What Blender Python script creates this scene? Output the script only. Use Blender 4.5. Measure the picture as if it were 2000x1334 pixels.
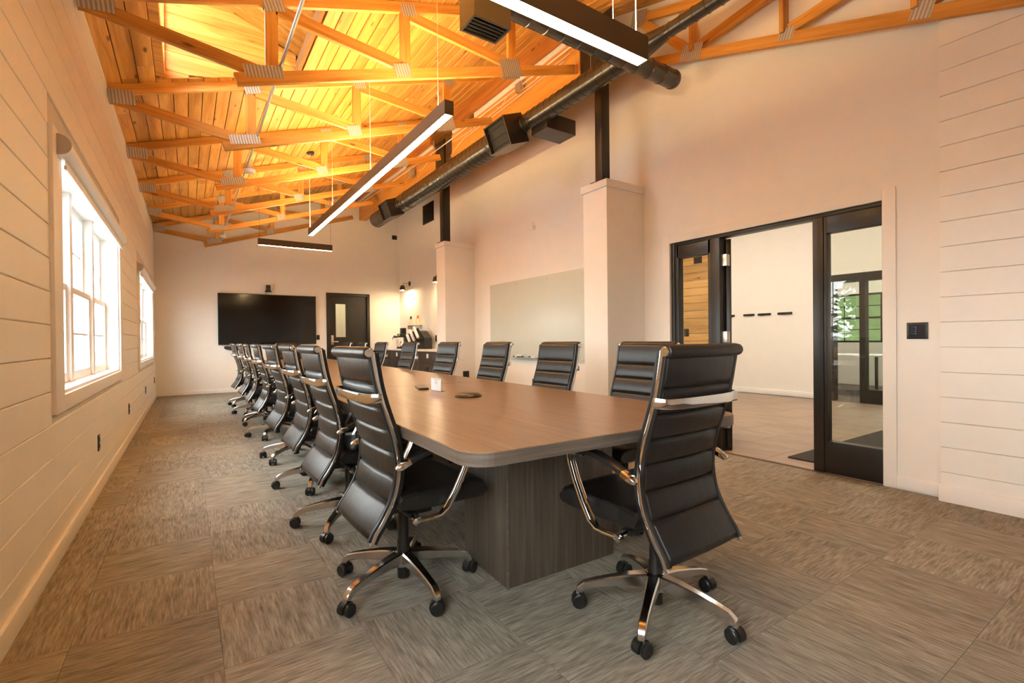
import bpy, bmesh, math, random
from mathutils import Vector, Matrix
random.seed(7)
for o in list(bpy.data.objects):
    bpy.data.objects.remove(o, do_unlink=True)
S = bpy.context.scene
COL = S.collection
PI = math.pi
R = math.radians

# ------------------------------------------------------------------ camera
cam_data = bpy.data.cameras.new('camera')
cam_data.sensor_width = 36.0
cam_data.lens = 942.86 / 2000 * 36.0
cam_data.clip_start = 0.05
cam_data.clip_end = 300
cam = bpy.data.objects.new('camera', cam_data)
COL.objects.link(cam)
yaw, pitch, roll = 0.5904096, -0.00588, -0.009985
fw = Vector((math.sin(yaw) * math.cos(pitch), math.cos(yaw) * math.cos(pitch), math.sin(pitch)))
rt = Vector((math.cos(yaw), -math.sin(yaw), 0))
up = rt.cross(fw)
r2 = math.cos(roll) * rt + math.sin(roll) * up
u2 = -math.sin(roll) * rt + math.cos(roll) * up
m = Matrix((r2, u2, -fw)).transposed().to_4x4()
m.translation = Vector((0, 0, 1.10))
cam.matrix_world = m
cam_data.shift_y = 1.1 / 2000
S.camera = cam

# ------------------------------------------------------------------ world, exposure
SKY_STRENGTH = 4.8
LAMP_DOWN, LAMP_UP = 15.0, 56.0
LAMP_COLOR = (1.0, 0.675, 0.31)
EXPOSURE = 1.9
world = bpy.data.worlds.new('overcast_sky')
S.world = world
world.use_nodes = True
wn = world.node_tree
wn.nodes.clear()
w_out = wn.nodes.new('ShaderNodeOutputWorld')
w_bg = wn.nodes.new('ShaderNodeBackground')
w_tc = wn.nodes.new('ShaderNodeTexCoord')
w_no = wn.nodes.new('ShaderNodeTexNoise')
w_no.inputs['Scale'].default_value = 2.2
w_no.inputs['Detail'].default_value = 5
w_rp = wn.nodes.new('ShaderNodeValToRGB')
w_rp.color_ramp.elements[0].position = 0.35
w_rp.color_ramp.elements[0].color = (0.86, 0.93, 1.0, 1)
w_rp.color_ramp.elements[1].position = 0.6
w_rp.color_ramp.elements[1].color = (1.0, 1.0, 0.97, 1)
wn.links.new(w_tc.outputs['Generated'], w_no.inputs['Vector'])
wn.links.new(w_no.outputs['Fac'], w_rp.inputs['Fac'])
wn.links.new(w_rp.outputs['Color'], w_bg.inputs['Color'])
w_bg.inputs['Strength'].default_value = SKY_STRENGTH
wn.links.new(w_bg.outputs['Background'], w_out.inputs['Surface'])
S.view_settings.view_transform = 'Standard'
S.view_settings.look = 'None'
S.view_settings.gamma = 1.0
S.view_settings.use_curve_mapping = False
S.view_settings.exposure = EXPOSURE
S.cycles.max_bounces = 12
S.cycles.diffuse_bounces = 8
S.cycles.glossy_bounces = 5
S.cycles.transparent_max_bounces = 16
S.cycles.sample_clamp_indirect = 6.0
S.cycles.use_denoising = True
S.cycles.caustics_reflective = False
S.cycles.caustics_refractive = False

# ------------------------------------------------------------------ materials
def new_mat(name):
    mt = bpy.data.materials.new(name)
    mt.use_nodes = True
    nt = mt.node_tree
    b = nt.nodes['Principled BSDF']
    return mt, nt, b

def N(nt, typ, **kw):
    n = nt.nodes.new(typ)
    for k, v in kw.items():
        if k in n.inputs.keys():
            n.inputs[k].default_value = v
        else:
            setattr(n, k, v)
    return n

def ramp(nt, stops):
    n = nt.nodes.new('ShaderNodeValToRGB')
    e = n.color_ramp.elements
    while len(e) < len(stops):
        e.new(0.5)
    for i, (p, c) in enumerate(stops):
        e[i].position = p
        e[i].color = (c[0], c[1], c[2], 1)
    return n

def plain(name, col, rough=0.5, metal=0.0, spec=0.5, bump=None, var=0.04, coat=0.0):
    """Solid colour with a little procedural mottling and optional fine relief."""
    mt, nt, b = new_mat(name)
    L = nt.links.new
    tc = N(nt, 'ShaderNodeTexCoord')
    no = N(nt, 'ShaderNodeTexNoise', Scale=6.0, Detail=3.0)
    L(tc.outputs['Object'], no.inputs['Vector'])
    lo = tuple(c * (1 - var) for c in col)
    hi = tuple(min(1, c * (1 + var)) for c in col)
    rp = ramp(nt, [(0.3, lo), (0.7, hi)])
    L(no.outputs['Fac'], rp.inputs['Fac'])
    L(rp.outputs['Color'], b.inputs['Base Color'])
    b.inputs['Roughness'].default_value = rough
    b.inputs['Metallic'].default_value = metal
    b.inputs['Specular IOR Level'].default_value = spec
    if coat:
        b.inputs['Coat Weight'].default_value = coat
    if bump:
        n2 = N(nt, 'ShaderNodeTexNoise', Scale=bump[0], Detail=4.0)
        L(tc.outputs['Object'], n2.inputs['Vector'])
        bp = N(nt, 'ShaderNodeBump', Strength=bump[1], Distance=bump[2])
        L(n2.outputs['Fac'], bp.inputs['Height'])
        L(bp.outputs['Normal'], b.inputs['Normal'])
    return mt

def pine(name, stretch, cols, rough=0.45, knots=True):
    """Wood grain in object space; stretch = scale per axis (small along the grain)."""
    mt, nt, b = new_mat(name)
    L = nt.links.new
    tc = N(nt, 'ShaderNodeTexCoord')
    oi = N(nt, 'ShaderNodeObjectInfo')
    mul = N(nt, 'ShaderNodeVectorMath', operation='SCALE')
    mul.inputs['Scale'].default_value = 37.0
    cmb = N(nt, 'ShaderNodeCombineXYZ')
    for k in 'XYZ':
        L(oi.outputs['Random'], cmb.inputs[k])
    L(cmb.outputs['Vector'], mul.inputs[0])
    add = N(nt, 'ShaderNodeVectorMath', operation='ADD')
    L(tc.outputs['Object'], add.inputs[0])
    L(mul.outputs['Vector'], add.inputs[1])
    mp = N(nt, 'ShaderNodeMapping')
    mp.inputs['Scale'].default_value = stretch
    L(add.outputs['Vector'], mp.inputs['Vector'])
    n1 = N(nt, 'ShaderNodeTexNoise', Scale=1.0, Detail=5.0, Roughness=0.6, Distortion=0.6)
    L(mp.outputs['Vector'], n1.inputs['Vector'])
    rp = ramp(nt, [(0.28, cols[0]), (0.5, cols[1]), (0.72, cols[2])])
    L(n1.outputs['Fac'], rp.inputs['Fac'])
    out = rp.outputs['Color']
    if knots:
        mp2 = N(nt, 'ShaderNodeMapping')
        mp2.inputs['Scale'].default_value = tuple(max(2.2, s * 0.55) if s < 8 else 7.0 for s in stretch)
        L(add.outputs['Vector'], mp2.inputs['Vector'])
        vo = N(nt, 'ShaderNodeTexVoronoi', Scale=1.0)
        L(mp2.outputs['Vector'], vo.inputs['Vector'])
        rk = ramp(nt, [(0.05, (1, 1, 1)), (0.13, (0, 0, 0))])
        L(vo.outputs['Distance'], rk.inputs['Fac'])
        mx = N(nt, 'ShaderNodeMix', data_type='RGBA')
        L(rk.outputs['Color'], mx.inputs['Factor'])
        L(out, mx.inputs['A'])
        mx.inputs['B'].default_value = (cols[0][0] * 0.35, cols[0][1] * 0.3, cols[0][2] * 0.3, 1)
        out = mx.outputs['Result']
    hs = N(nt, 'ShaderNodeHueSaturation')
    mr = N(nt, 'ShaderNodeMapRange')
    mr.inputs['To Min'].default_value = 0.78
    mr.inputs['To Max'].default_value = 1.12
    L(oi.outputs['Random'], mr.inputs['Value'])
    L(mr.outputs['Result'], hs.inputs['Value'])
    L(out, hs.inputs['Color'])
    L(hs.outputs['Color'], b.inputs['Base Color'])
    b.inputs['Roughness'].default_value = rough
    bp = N(nt, 'ShaderNodeBump', Strength=0.15, Distance=0.002)
    L(n1.outputs['Fac'], bp.inputs['Height'])
    L(bp.outputs['Normal'], b.inputs['Normal'])
    return mt

def emit(name, col, strength):
    mt = bpy.data.materials.new(name)
    mt.use_nodes = True
    nt = mt.node_tree
    nt.nodes.clear()
    o = nt.nodes.new('ShaderNodeOutputMaterial')
    e = nt.nodes.new('ShaderNodeEmission')
    e.inputs['Color'].default_value = (*col, 1)
    e.inputs['Strength'].default_value = strength
    nt.links.new(e.outputs['Emission'], o.inputs['Surface'])
    return mt

def glass_mat(name, tint=(1, 1, 1), extra=1.0):
    """Thin clear pane: see-through with a Fresnel mirror on top."""
    mt = bpy.data.materials.new(name)
    mt.use_nodes = True
    nt = mt.node_tree
    nt.nodes.clear()
    o = nt.nodes.new('ShaderNodeOutputMaterial')
    t = nt.nodes.new('ShaderNodeBsdfTransparent')
    t.inputs['Color'].default_value = (*tint, 1)
    g = nt.nodes.new('ShaderNodeBsdfGlossy')
    g.inputs['Roughness'].default_value = 0.0
    f = nt.nodes.new('ShaderNodeFresnel')
    f.inputs['IOR'].default_value = 1.5
    mth = nt.nodes.new('ShaderNodeMath')
    mth.operation = 'MULTIPLY'
    mth.use_clamp = True
    mth.inputs[1].default_value = extra
    ge = nt.nodes.new('ShaderNodeNewGeometry')
    inv = nt.nodes.new('ShaderNodeMath')
    inv.operation = 'SUBTRACT'
    inv.inputs[0].default_value = 1.0
    nt.links.new(ge.outputs['Backfacing'], inv.inputs[1])
    fm = nt.nodes.new('ShaderNodeMath')
    fm.operation = 'MULTIPLY'
    nt.links.new(f.outputs['Fac'], fm.inputs[0])
    nt.links.new(inv.outputs['Value'], fm.inputs[1])
    nt.links.new(fm.outputs['Value'], mth.inputs[0])
    mx = nt.nodes.new('ShaderNodeMixShader')
    nt.links.new(mth.outputs['Value'], mx.inputs['Fac'])
    nt.links.new(t.outputs['BSDF'], mx.inputs[1])
    nt.links.new(g.outputs['BSDF'], mx.inputs[2])
    nt.links.new(mx.outputs['Shader'], o.inputs['Surface'])
    return mt

def carpet_mat():
    mt, nt, b = new_mat('carpet_tile_pile')
    L = nt.links.new
    tc = N(nt, 'ShaderNodeTexCoord')
    oi = N(nt, 'ShaderNodeObjectInfo')
    cmb = N(nt, 'ShaderNodeCombineXYZ')
    mlt = N(nt, 'ShaderNodeMath', operation='MULTIPLY')
    mlt.inputs[1].default_value = 53.0
    L(oi.outputs['Random'], mlt.inputs[0])
    L(mlt.outputs['Value'], cmb.inputs['X'])
    L(mlt.outputs['Value'], cmb.inputs['Y'])
    add = N(nt, 'ShaderNodeVectorMath', operation='ADD')
    L(tc.outputs['Object'], add.inputs[0])
    L(cmb.outputs['Vector'], add.inputs[1])
    def layer(sc, detail):
        mp = N(nt, 'ShaderNodeMapping')
        mp.inputs['Scale'].default_value = sc
        L(add.outputs['Vector'], mp.inputs['Vector'])
        n = N(nt, 'ShaderNodeTexNoise', Scale=1.0, Detail=detail, Roughness=0.65)
        L(mp.outputs['Vector'], n.inputs['Vector'])
        return n
    a = layer((120, 9, 1), 3.0)      # long streaks along the tile
    c = layer((26, 4, 1), 2.0)    # broader bands
    d = layer((420, 420, 1), 1.0)   # yarn tufts
    m1 = N(nt, 'ShaderNodeMath', operation='MULTIPLY_ADD')
    m1.inputs[1].default_value = 0.55
    L(a.outputs['Fac'], m1.inputs[0])
    sc = N(nt, 'ShaderNodeMath', operation='MULTIPLY')
    sc.inputs[1].default_value = 0.27
    L(c.outputs['Fac'], sc.inputs[0])
    L(sc.outputs['Value'], m1.inputs[2])
    m2 = N(nt, 'ShaderNodeMath', operation='MULTIPLY_ADD')
    m2.inputs[1].default_value = 0.22
    L(d.outputs['Fac'], m2.inputs[0])
    L(m1.outputs['Value'], m2.inputs[2])
    rp = ramp(nt, [(0.37, (0.128, 0.117, 0.095)), (0.51, (0.252, 0.232, 0.192)), (0.66, (0.40, 0.37, 0.31))])
    L(m2.outputs['Value'], rp.inputs['Fac'])
    hs = N(nt, 'ShaderNodeHueSaturation')
    mr = N(nt, 'ShaderNodeMapRange')
    mr.inputs['To Min'].default_value = 0.9
    mr.inputs['To Max'].default_value = 1.1
    L(oi.outputs['Random'], mr.inputs['Value'])
    L(mr.outputs['Result'], hs.inputs['Value'])
    L(rp.outputs['Color'], hs.inputs['Color'])
    L(hs.outputs['Color'], b.inputs['Base Color'])
    b.inputs['Roughness'].default_value = 0.95
    b.inputs['Specular IOR Level'].default_value = 0.1
    bp = N(nt, 'ShaderNodeBump', Strength=0.5, Distance=0.003)
    L(m2.outputs['Value'], bp.inputs['Height'])
    L(bp.outputs['Normal'], b.inputs['Normal'])
    return mt

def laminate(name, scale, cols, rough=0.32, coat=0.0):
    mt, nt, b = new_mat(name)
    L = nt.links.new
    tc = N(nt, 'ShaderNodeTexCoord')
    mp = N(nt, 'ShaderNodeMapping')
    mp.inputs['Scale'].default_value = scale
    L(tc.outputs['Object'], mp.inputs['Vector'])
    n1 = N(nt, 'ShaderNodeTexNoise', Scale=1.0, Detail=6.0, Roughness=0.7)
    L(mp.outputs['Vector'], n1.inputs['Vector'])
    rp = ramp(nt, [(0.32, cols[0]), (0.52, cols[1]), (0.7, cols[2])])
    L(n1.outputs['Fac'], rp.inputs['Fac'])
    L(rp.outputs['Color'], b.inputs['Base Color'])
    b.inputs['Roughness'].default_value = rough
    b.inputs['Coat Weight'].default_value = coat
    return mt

def leather_mat():
    mt, nt, b = new_mat('black_leather')
    L = nt.links.new
    tc = N(nt, 'ShaderNodeTexCoord')
    n1 = N(nt, 'ShaderNodeTexNoise', Scale=9.0, Detail=4.0)
    L(tc.outputs['Object'], n1.inputs['Vector'])
    rp = ramp(nt, [(0.3, (0.007, 0.0065, 0.0065)), (0.7, (0.014, 0.013, 0.0125))])
    L(n1.outputs['Fac'], rp.inputs['Fac'])
    L(rp.outputs['Color'], b.inputs['Base Color'])
    b.inputs['Roughness'].default_value = 0.38
    b.inputs['Specular IOR Level'].default_value = 0.42
    vo = N(nt, 'ShaderNodeTexVoronoi', Scale=380.0)
    L(tc.outputs['Object'], vo.inputs['Vector'])
    b1 = N(nt, 'ShaderNodeBump', Strength=0.08, Distance=0.001)
    L(vo.outputs['Distance'], b1.inputs['Height'])
    mp = N(nt, 'ShaderNodeMapping')
    mp.inputs['Scale'].default_value = (22, 22, 5)
    L(tc.outputs['Object'], mp.inputs['Vector'])
    n2 = N(nt, 'ShaderNodeTexNoise', Scale=1.0, Detail=2.0)
    L(mp.outputs['Vector'], n2.inputs['Vector'])
    b2 = N(nt, 'ShaderNodeBump', Strength=0.25, Distance=0.006)
    L(n2.outputs['Fac'], b2.inputs['Height'])
    L(b1.outputs['Normal'], b2.inputs['Normal'])
    L(b2.outputs['Normal'], b.inputs['Normal'])
    return mt

def gusset_mat():
    """Galvanised nail plate: rows of punched teeth."""
    mt, nt, b = new_mat('galvanised_nail_plate')
    L = nt.links.new
    tc = N(nt, 'ShaderNodeTexCoord')
    wv = N(nt, 'ShaderNodeTexWave', Scale=13.0, Distortion=0.0)
    wv.bands_direction = 'X'
    L(tc.outputs['Object'], wv.inputs['Vector'])
    w2 = N(nt, 'ShaderNodeTexWave', Scale=26.0, Distortion=0.0)
    w2.bands_direction = 'Z'
    L(tc.outputs['Object'], w2.inputs['Vector'])
    ml = N(nt, 'ShaderNodeMath', operation='MULTIPLY')
    L(wv.outputs['Fac'], ml.inputs[0])
    ad = N(nt, 'ShaderNodeMath', operation='MULTIPLY_ADD')
    ad.inputs[1].default_value = 0.35
    ad.inputs[2].default_value = 0.65
    L(w2.outputs['Fac'], ad.inputs[0])
    L(ad.outputs['Value'], ml.inputs[1])
    rp = ramp(nt, [(0.15, (0.36, 0.33, 0.31)), (0.7, (0.62, 0.60, 0.58))])
    L(ml.outputs['Value'], rp.inputs['Fac'])
    L(rp.outputs['Color'], b.inputs['Base Color'])
    b.inputs['Metallic'].default_value = 0.45
    b.inputs['Roughness'].default_value = 0.5
    bp = N(nt, 'ShaderNodeBump', Strength=0.6, Distance=0.004)
    L(ml.outputs['Value'], bp.inputs['Height'])
    L(bp.outputs['Normal'], b.inputs['Normal'])
    return mt

PINE_COLS = ((0.44, 0.175, 0.022), (0.64, 0.305, 0.055), (0.79, 0.44, 0.12))
M = {}
M['paint'] = plain('warm_white_wall_paint', (0.80, 0.785, 0.735), 0.7, bump=(180, 0.05, 0.001), var=0.012)
M['shiplap'] = plain('white_shiplap_paint', (0.82, 0.805, 0.76), 0.45, bump=(40, 0.04, 0.001), var=0.015)
M['trimpaint'] = plain('white_trim_paint', (0.83, 0.81, 0.78), 0.4, var=0.01)
M['gapdark'] = plain('shiplap_backing', (0.62, 0.58, 0.53), 0.9)
M['ceilback'] = plain('roof_deck_underside', (0.25, 0.11, 0.03), 0.9)
M['plank'] = pine('ceiling_pine_boards', (16, 1.1, 16), PINE_COLS)
M['plankx'] = pine('dormer_pine_boards', (1.1, 16, 16), PINE_COLS)
M['lumber'] = pine('truss_pine_lumber', (1.3, 22, 22), ((0.44, 0.175, 0.028), (0.64, 0.30, 0.06), (0.76, 0.40, 0.10)), 0.5)
M['beamwood'] = pine('glulam_beam_wood', (18, 0.9, 18), ((0.52, 0.20, 0.03), (0.70, 0.32, 0.06), (0.78, 0.40, 0.09)), 0.5, knots=False)
M['ledger'] = pine('dark_ledger_wood', (18, 0.9, 18), ((0.30, 0.10, 0.018), (0.46, 0.17, 0.035), (0.58, 0.25, 0.06)), 0.5)
M['knotty'] = pine('knotty_pine_wall_boards', (16, 1.0, 14), ((0.50, 0.24, 0.07), (0.70, 0.40, 0.14), (0.80, 0.50, 0.20)), 0.4)
M['gusset'] = gusset_mat()
M['carpet'] = carpet_mat()
M['subfloor'] = plain('floor_underlay', (0.12, 0.10, 0.085), 0.95)
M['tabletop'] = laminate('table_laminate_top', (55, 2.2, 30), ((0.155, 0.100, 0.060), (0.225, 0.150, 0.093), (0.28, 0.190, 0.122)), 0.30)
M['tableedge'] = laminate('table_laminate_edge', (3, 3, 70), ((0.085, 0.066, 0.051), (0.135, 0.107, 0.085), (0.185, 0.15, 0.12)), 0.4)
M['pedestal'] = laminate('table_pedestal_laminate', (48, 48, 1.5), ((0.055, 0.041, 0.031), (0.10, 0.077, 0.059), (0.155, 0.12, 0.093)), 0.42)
M['leather'] = leather_mat()
M['chrome'] = plain('polished_chrome', (0.78, 0.76, 0.74), 0.09, metal=1.0, var=0.02)
M['alu'] = plain('polished_aluminium', (0.66, 0.64, 0.62), 0.16, metal=1.0, var=0.03)
M['blackplastic'] = plain('black_plastic', (0.012, 0.012, 0.012), 0.35)
M['blackmetal'] = plain('black_painted_metal', (0.014, 0.012, 0.011), 0.38, var=0.1)
M['duct'] = plain('black_painted_duct', (0.018, 0.014, 0.011), 0.27, metal=0.0, spec=0.8, var=0.12)
M['ductin'] = plain('duct_inside', (0.006, 0.005, 0.005), 0.7)
M['steel'] = plain('black_steel_post_paint', (0.016, 0.012, 0.010), 0.33, var=0.1)
M['storefront'] = plain('dark_bronze_frame', (0.016, 0.013, 0.011), 0.34, var=0.1)
M['lampbody'] = plain('black_lamp_housing', (0.055, 0.042, 0.034), 0.42, var=0.06)
M['lampdown'] = emit('lamp_lower_diffuser', LAMP_COLOR, LAMP_DOWN)
M['lampup'] = emit('lamp_upper_diffuser', LAMP_COLOR, LAMP_UP)
M['glass'] = glass_mat('window_glass', (0.97, 0.99, 0.98))
M['dimglass'] = glass_mat('dimmed_office_glass', (0.30, 0.31, 0.30))  # pane colour darkened to dim the bright outdoors behind it; tint is invented
M['glassdoor'] = glass_mat('storefront_glass', (0.93, 0.96, 0.94), 1.6)
M['board'] = plain('frosted_white_glass', (0.53, 0.57, 0.50), 0.32, spec=0.45, var=0.01)
M['screen'] = plain('tv_screen', (0.004, 0.004, 0.005), 0.10, spec=0.6)
M['white'] = plain('white_plastic', (0.82, 0.81, 0.80), 0.4, var=0.02)
M['blindwhite'] = plain('white_blind_cassette', (0.90, 0.90, 0.88), 0.35, var=0.01)
M['capgrey'] = plain('grey_end_cap', (0.45, 0.43, 0.41), 0.5, var=0.02)
M['paper'] = plain('white_card', (0.88, 0.88, 0.90), 0.5, var=0.01)
M['greyprint'] = plain('grey_print', (0.35, 0.34, 0.36), 0.6)
M['galv'] = plain('galvanised_conduit', (0.55, 0.54, 0.52), 0.35, metal=0.8)
M['wire'] = plain('white_cable_sheath', (0.78, 0.74, 0.66), 0.5)
M['counter'] = plain('white_stone_counter', (0.82, 0.80, 0.77), 0.25, var=0.03)
M['cabinet'] = plain('dark_taupe_cabinet_front', (0.065, 0.052, 0.042), 0.42, var=0.06)
M['vinyl'] = laminate('lobby_vinyl_floor', (6, 1.6, 4), ((0.19, 0.13, 0.085), (0.27, 0.19, 0.13), (0.34, 0.245, 0.17)), 0.38)
M['mat'] = plain('dark_entrance_mat', (0.03, 0.026, 0.022), 0.95, bump=(300, 0.6, 0.003))
M['orange'] = plain('orange_bottle_cap', (0.75, 0.16, 0.02), 0.4)
M['amber'] = plain('pale_bottle_plastic', (0.80, 0.70, 0.55), 0.3)
M['bulb'] = emit('sconce_bulb', (1.0, 0.72, 0.40), 420.0)
M['led'] = emit('blue_led', (0.1, 0.2, 1.0), 0.5)
M['lobbyfill'] = emit('added_lobby_fill_glow', (1.0, 0.84, 0.68), 7.0)  # glow of the lamps added out of view beyond the doorway
M['leaf'] = plain('tree_leaves', (0.045, 0.10, 0.025), 0.8, var=0.5)
M['bark'] = plain('tree_bark', (0.10, 0.07, 0.05), 0.9)
M['grass'] = plain('green_hillside_grass', (0.19, 0.25, 0.08), 0.95, bump=(4, 0.5, 0.1), var=0.35)
M['asphalt'] = plain('pale_asphalt', (0.30, 0.29, 0.28), 0.9, bump=(60, 0.3, 0.01))
M['carpaint'] = plain('silver_car_paint', (0.55, 0.57, 0.60), 0.25, metal=0.3)
M['carglass'] = plain('dark_car_glass', (0.02, 0.025, 0.03), 0.08)
M['rubber'] = plain('black_rubber', (0.015, 0.015, 0.015), 0.8)
M['deskwhite'] = plain('white_desk_top', (0.85, 0.86, 0.90), 0.25)
M['brass'] = plain('brushed_steel', (0.62, 0.58, 0.52), 0.3, metal=1.0)
M['clearplastic'] = glass_mat('clear_acrylic', (0.96, 0.97, 0.97), 1.2)

# ------------------------------------------------------------------ mesh helpers
def BM():
    return bmesh.new()

def box(bm, x0, x1, y0, y1, z0, z1, bev=0.0):
    vs = [bm.verts.new((x, y, z)) for x in (x0, x1) for y in (y0, y1) for z in (z0, z1)]
    q = [(0, 1, 3, 2), (4, 6, 7, 5), (0, 4, 5, 1), (2, 3, 7, 6), (0, 2, 6, 4), (1, 5, 7, 3)]
    fs = [bm.faces.new([vs[i] for i in f]) for f in q]
    if bev > 0:
        es = list({e for f in fs for e in f.edges})
        bmesh.ops.bevel(bm, geom=es, offset=bev, segments=2, profile=0.6, affect='EDGES')
    return vs

def prism(bm, prof, axis, a0, a1):
    """Extrude a 2-D profile along an axis. axis 'x': prof=(y,z); 'y': (x,z); 'z': (x,y)."""
    def P(p, a):
        if axis == 'x':
            return (a, p[0], p[1])
        if axis == 'y':
            return (p[0], a, p[1])
        return (p[0], p[1], a)
    v0 = [bm.verts.new(P(p, a0)) for p in prof]
    v1 = [bm.verts.new(P(p, a1)) for p in prof]
    n = len(prof)
    bm.faces.new(v0)
    bm.faces.new(v1)
    for i in range(n):
        bm.faces.new([v0[i], v0[(i + 1) % n], v1[(i + 1) % n], v1[i]])

def frames(pts):
    pts = [Vector(p) for p in pts]
    n = len(pts)
    T = []
    for i in range(n):
        a = pts[max(0, i - 1)]
        b = pts[min(n - 1, i + 1)]
        T.append((b - a).normalized())
    ref = Vector((0, 0, 1)) if abs(T[0].z) < 0.9 else Vector((1, 0, 0))
    U = (ref - T[0] * ref.dot(T[0])).normalized()
    out = []
    for i in range(n):
        U = (U - T[i] * U.dot(T[i])).normalized()
        out.append((pts[i], T[i], U, T[i].cross(U)))
    return out

def sweep(bm, pts, ru, rv=None, seg=8, cap=True, rect=False):
    """Tube or flat bar along pts; ru (up) and rv (side) may be lists."""
    fr = frames(pts)
    n = len(fr)
    rings = []
    for i, (p, t, u, v) in enumerate(fr):
        a = ru[i] if isinstance(ru, (list, tuple)) else ru
        b = a if rv is None else (rv[i] if isinstance(rv, (list, tuple)) else rv)
        if rect:
            c = [(1, 0.75), (0.75, 1), (-0.75, 1), (-1, 0.75), (-1, -0.75), (-0.75, -1), (0.75, -1), (1, -0.75)]
        else:
            c = [(math.cos(2 * PI * k / seg), math.sin(2 * PI * k / seg)) for k in range(seg)]
        rings.append([bm.verts.new(p + u * (a * cu) + v * (b * cv)) for cu, cv in c])
    for r0, r1 in zip(rings, rings[1:]):
        k = len(r0)
        for j in range(k):
            bm.faces.new([r0[j], r0[(j + 1) % k], r1[(j + 1) % k], r1[j]])
    if cap:
        bm.faces.new(rings[0])
        bm.faces.new(rings[-1])

def lathe(bm, prof, centre=(0, 0, 0), axis='z', seg=20):
    """Revolve (radius, height) pairs about an axis through centre."""
    cx, cy, cz = centre
    rings = []
    for r, h in prof:
        ring = []
        for k in range(seg):
            a = 2 * PI * k / seg
            c, s = r * math.cos(a), r * math.sin(a)
            if axis == 'z':
                p = (cx + c, cy + s, cz + h)
            elif axis == 'y':
                p = (cx + c, cy + h, cz + s)
            else:
                p = (cx + h, cy + c, cz + s)
            ring.append(bm.verts.new(p))
        rings.append(ring)
    for r0, r1 in zip(rings, rings[1:]):
        for j in range(seg):
            bm.faces.new([r0[j], r0[(j + 1) % seg], r1[(j + 1) % seg], r1[j]])
    bm.faces.new(rings[0])
    bm.faces.new(rings[-1])

def mesh_of(name, bm, mat, smooth=False):
    bmesh.ops.remove_doubles(bm, verts=bm.verts, dist=1e-6)
    bmesh.ops.recalc_face_normals(bm, faces=bm.faces)
    me = bpy.data.meshes.new(name)
    bm.to_mesh(me)
    bm.free()
    for mt in (mat if isinstance(mat, (list, tuple)) else [mat]):
        me.materials.append(mt)
    if smooth:
        me.shade_smooth() if hasattr(me, 'shade_smooth') else None
        try:
            me.set_sharp_from_angle(angle=R(40))
        except Exception:
            pass
    return me

def obj(name, bm, mat, parent=None, loc=(0, 0, 0), rot=(0, 0, 0), smooth=False):
    me = bm if isinstance(bm, bpy.types.Mesh) else mesh_of(name, bm, mat, smooth)
    o = bpy.data.objects.new(name, me)
    COL.objects.link(o)
    o.location = loc
    o.rotation_euler = rot
    if parent:
        o.parent = parent
    return o

def bobj(name, b, mat, parent=None, bev=0.0, **kw):
    bm = BM()
    box(bm, *b, bev=bev)
    return obj(name, bm, mat, parent, smooth=bev > 0, **kw)

def tag(o, label, cat, group=None, kind=None):
    o['label'] = label
    o['category'] = cat
    if group:
        o['group'] = group
    if kind:
        o['kind'] = kind
    return o

def root(name, loc=(0, 0, 0), rz=0.0):
    o = bpy.data.objects.new(name, None)
    COL.objects.link(o)
    o.location = loc
    o.rotation_euler = (0, 0, rz)
    o.empty_display_size = 0.1
    return o

def struct(o):
    o['kind'] = 'structure'
    return o

def copy_tree(src, parent=None):
    c = src.copy()
    COL.objects.link(c)
    if parent:
        c.parent = parent
    for ch in list(src.children):
        copy_tree(ch, c)
    return c

# ------------------------------------------------------------------ room dimensions
XL, XR, XS, XA, YB, YN = -0.565, 4.238, 4.140, 4.634, 12.21, -3.2
MR = 0.32
def dz(y):
    return max(0.0, (y - 6.2) * 0.029)
def roof_z(x, y):
    z1 = 3.54 + MR * x + dz(y)
    z2 = 3.54 + MR * 4.27 - 0.33 * (4.05 - y)
    return min(z1, z2) if y < 4.05 else z1

# ------------------------------------------------------------------ floor and carpet tiles
floor = struct(bobj('floor', (XL - 0.2, 4.26, YN - 0.1, YB + 0.1, -0.15, -0.008), M['subfloor']))
bobj('subfloor_strip', (4.2, XA + 0.1, 8.55, YB + 0.1, -0.15, -0.004), M['subfloor'], floor)
TS = 0.4572
bm = BM()
h = TS / 2 - 0.0006
box(bm, -h, h, -h, h, -0.008, 0.0)
tile_me = mesh_of('carpet_tile', bm, M['carpet'])
x0 = -0.37 - TS
ny = 27
for i in range(11):
    for j in range(ny):
        cx, cy = x0 + (i + 0.5) * TS, 0.30 + 0.0 + (j + 0.5) * TS - 0.24
        if cx + h > 4.25 and cy < 1.0:
            continue
        t = obj('carpet_tile', tile_me, None, floor, (cx, cy, 0.0))
        q = (i + j) % 2
        if random.random() < 0.18:
            q = 1 - q
        t.rotation_euler = (0, 0, q * PI / 2 + (PI if random.random() < 0.5 else 0))

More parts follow.
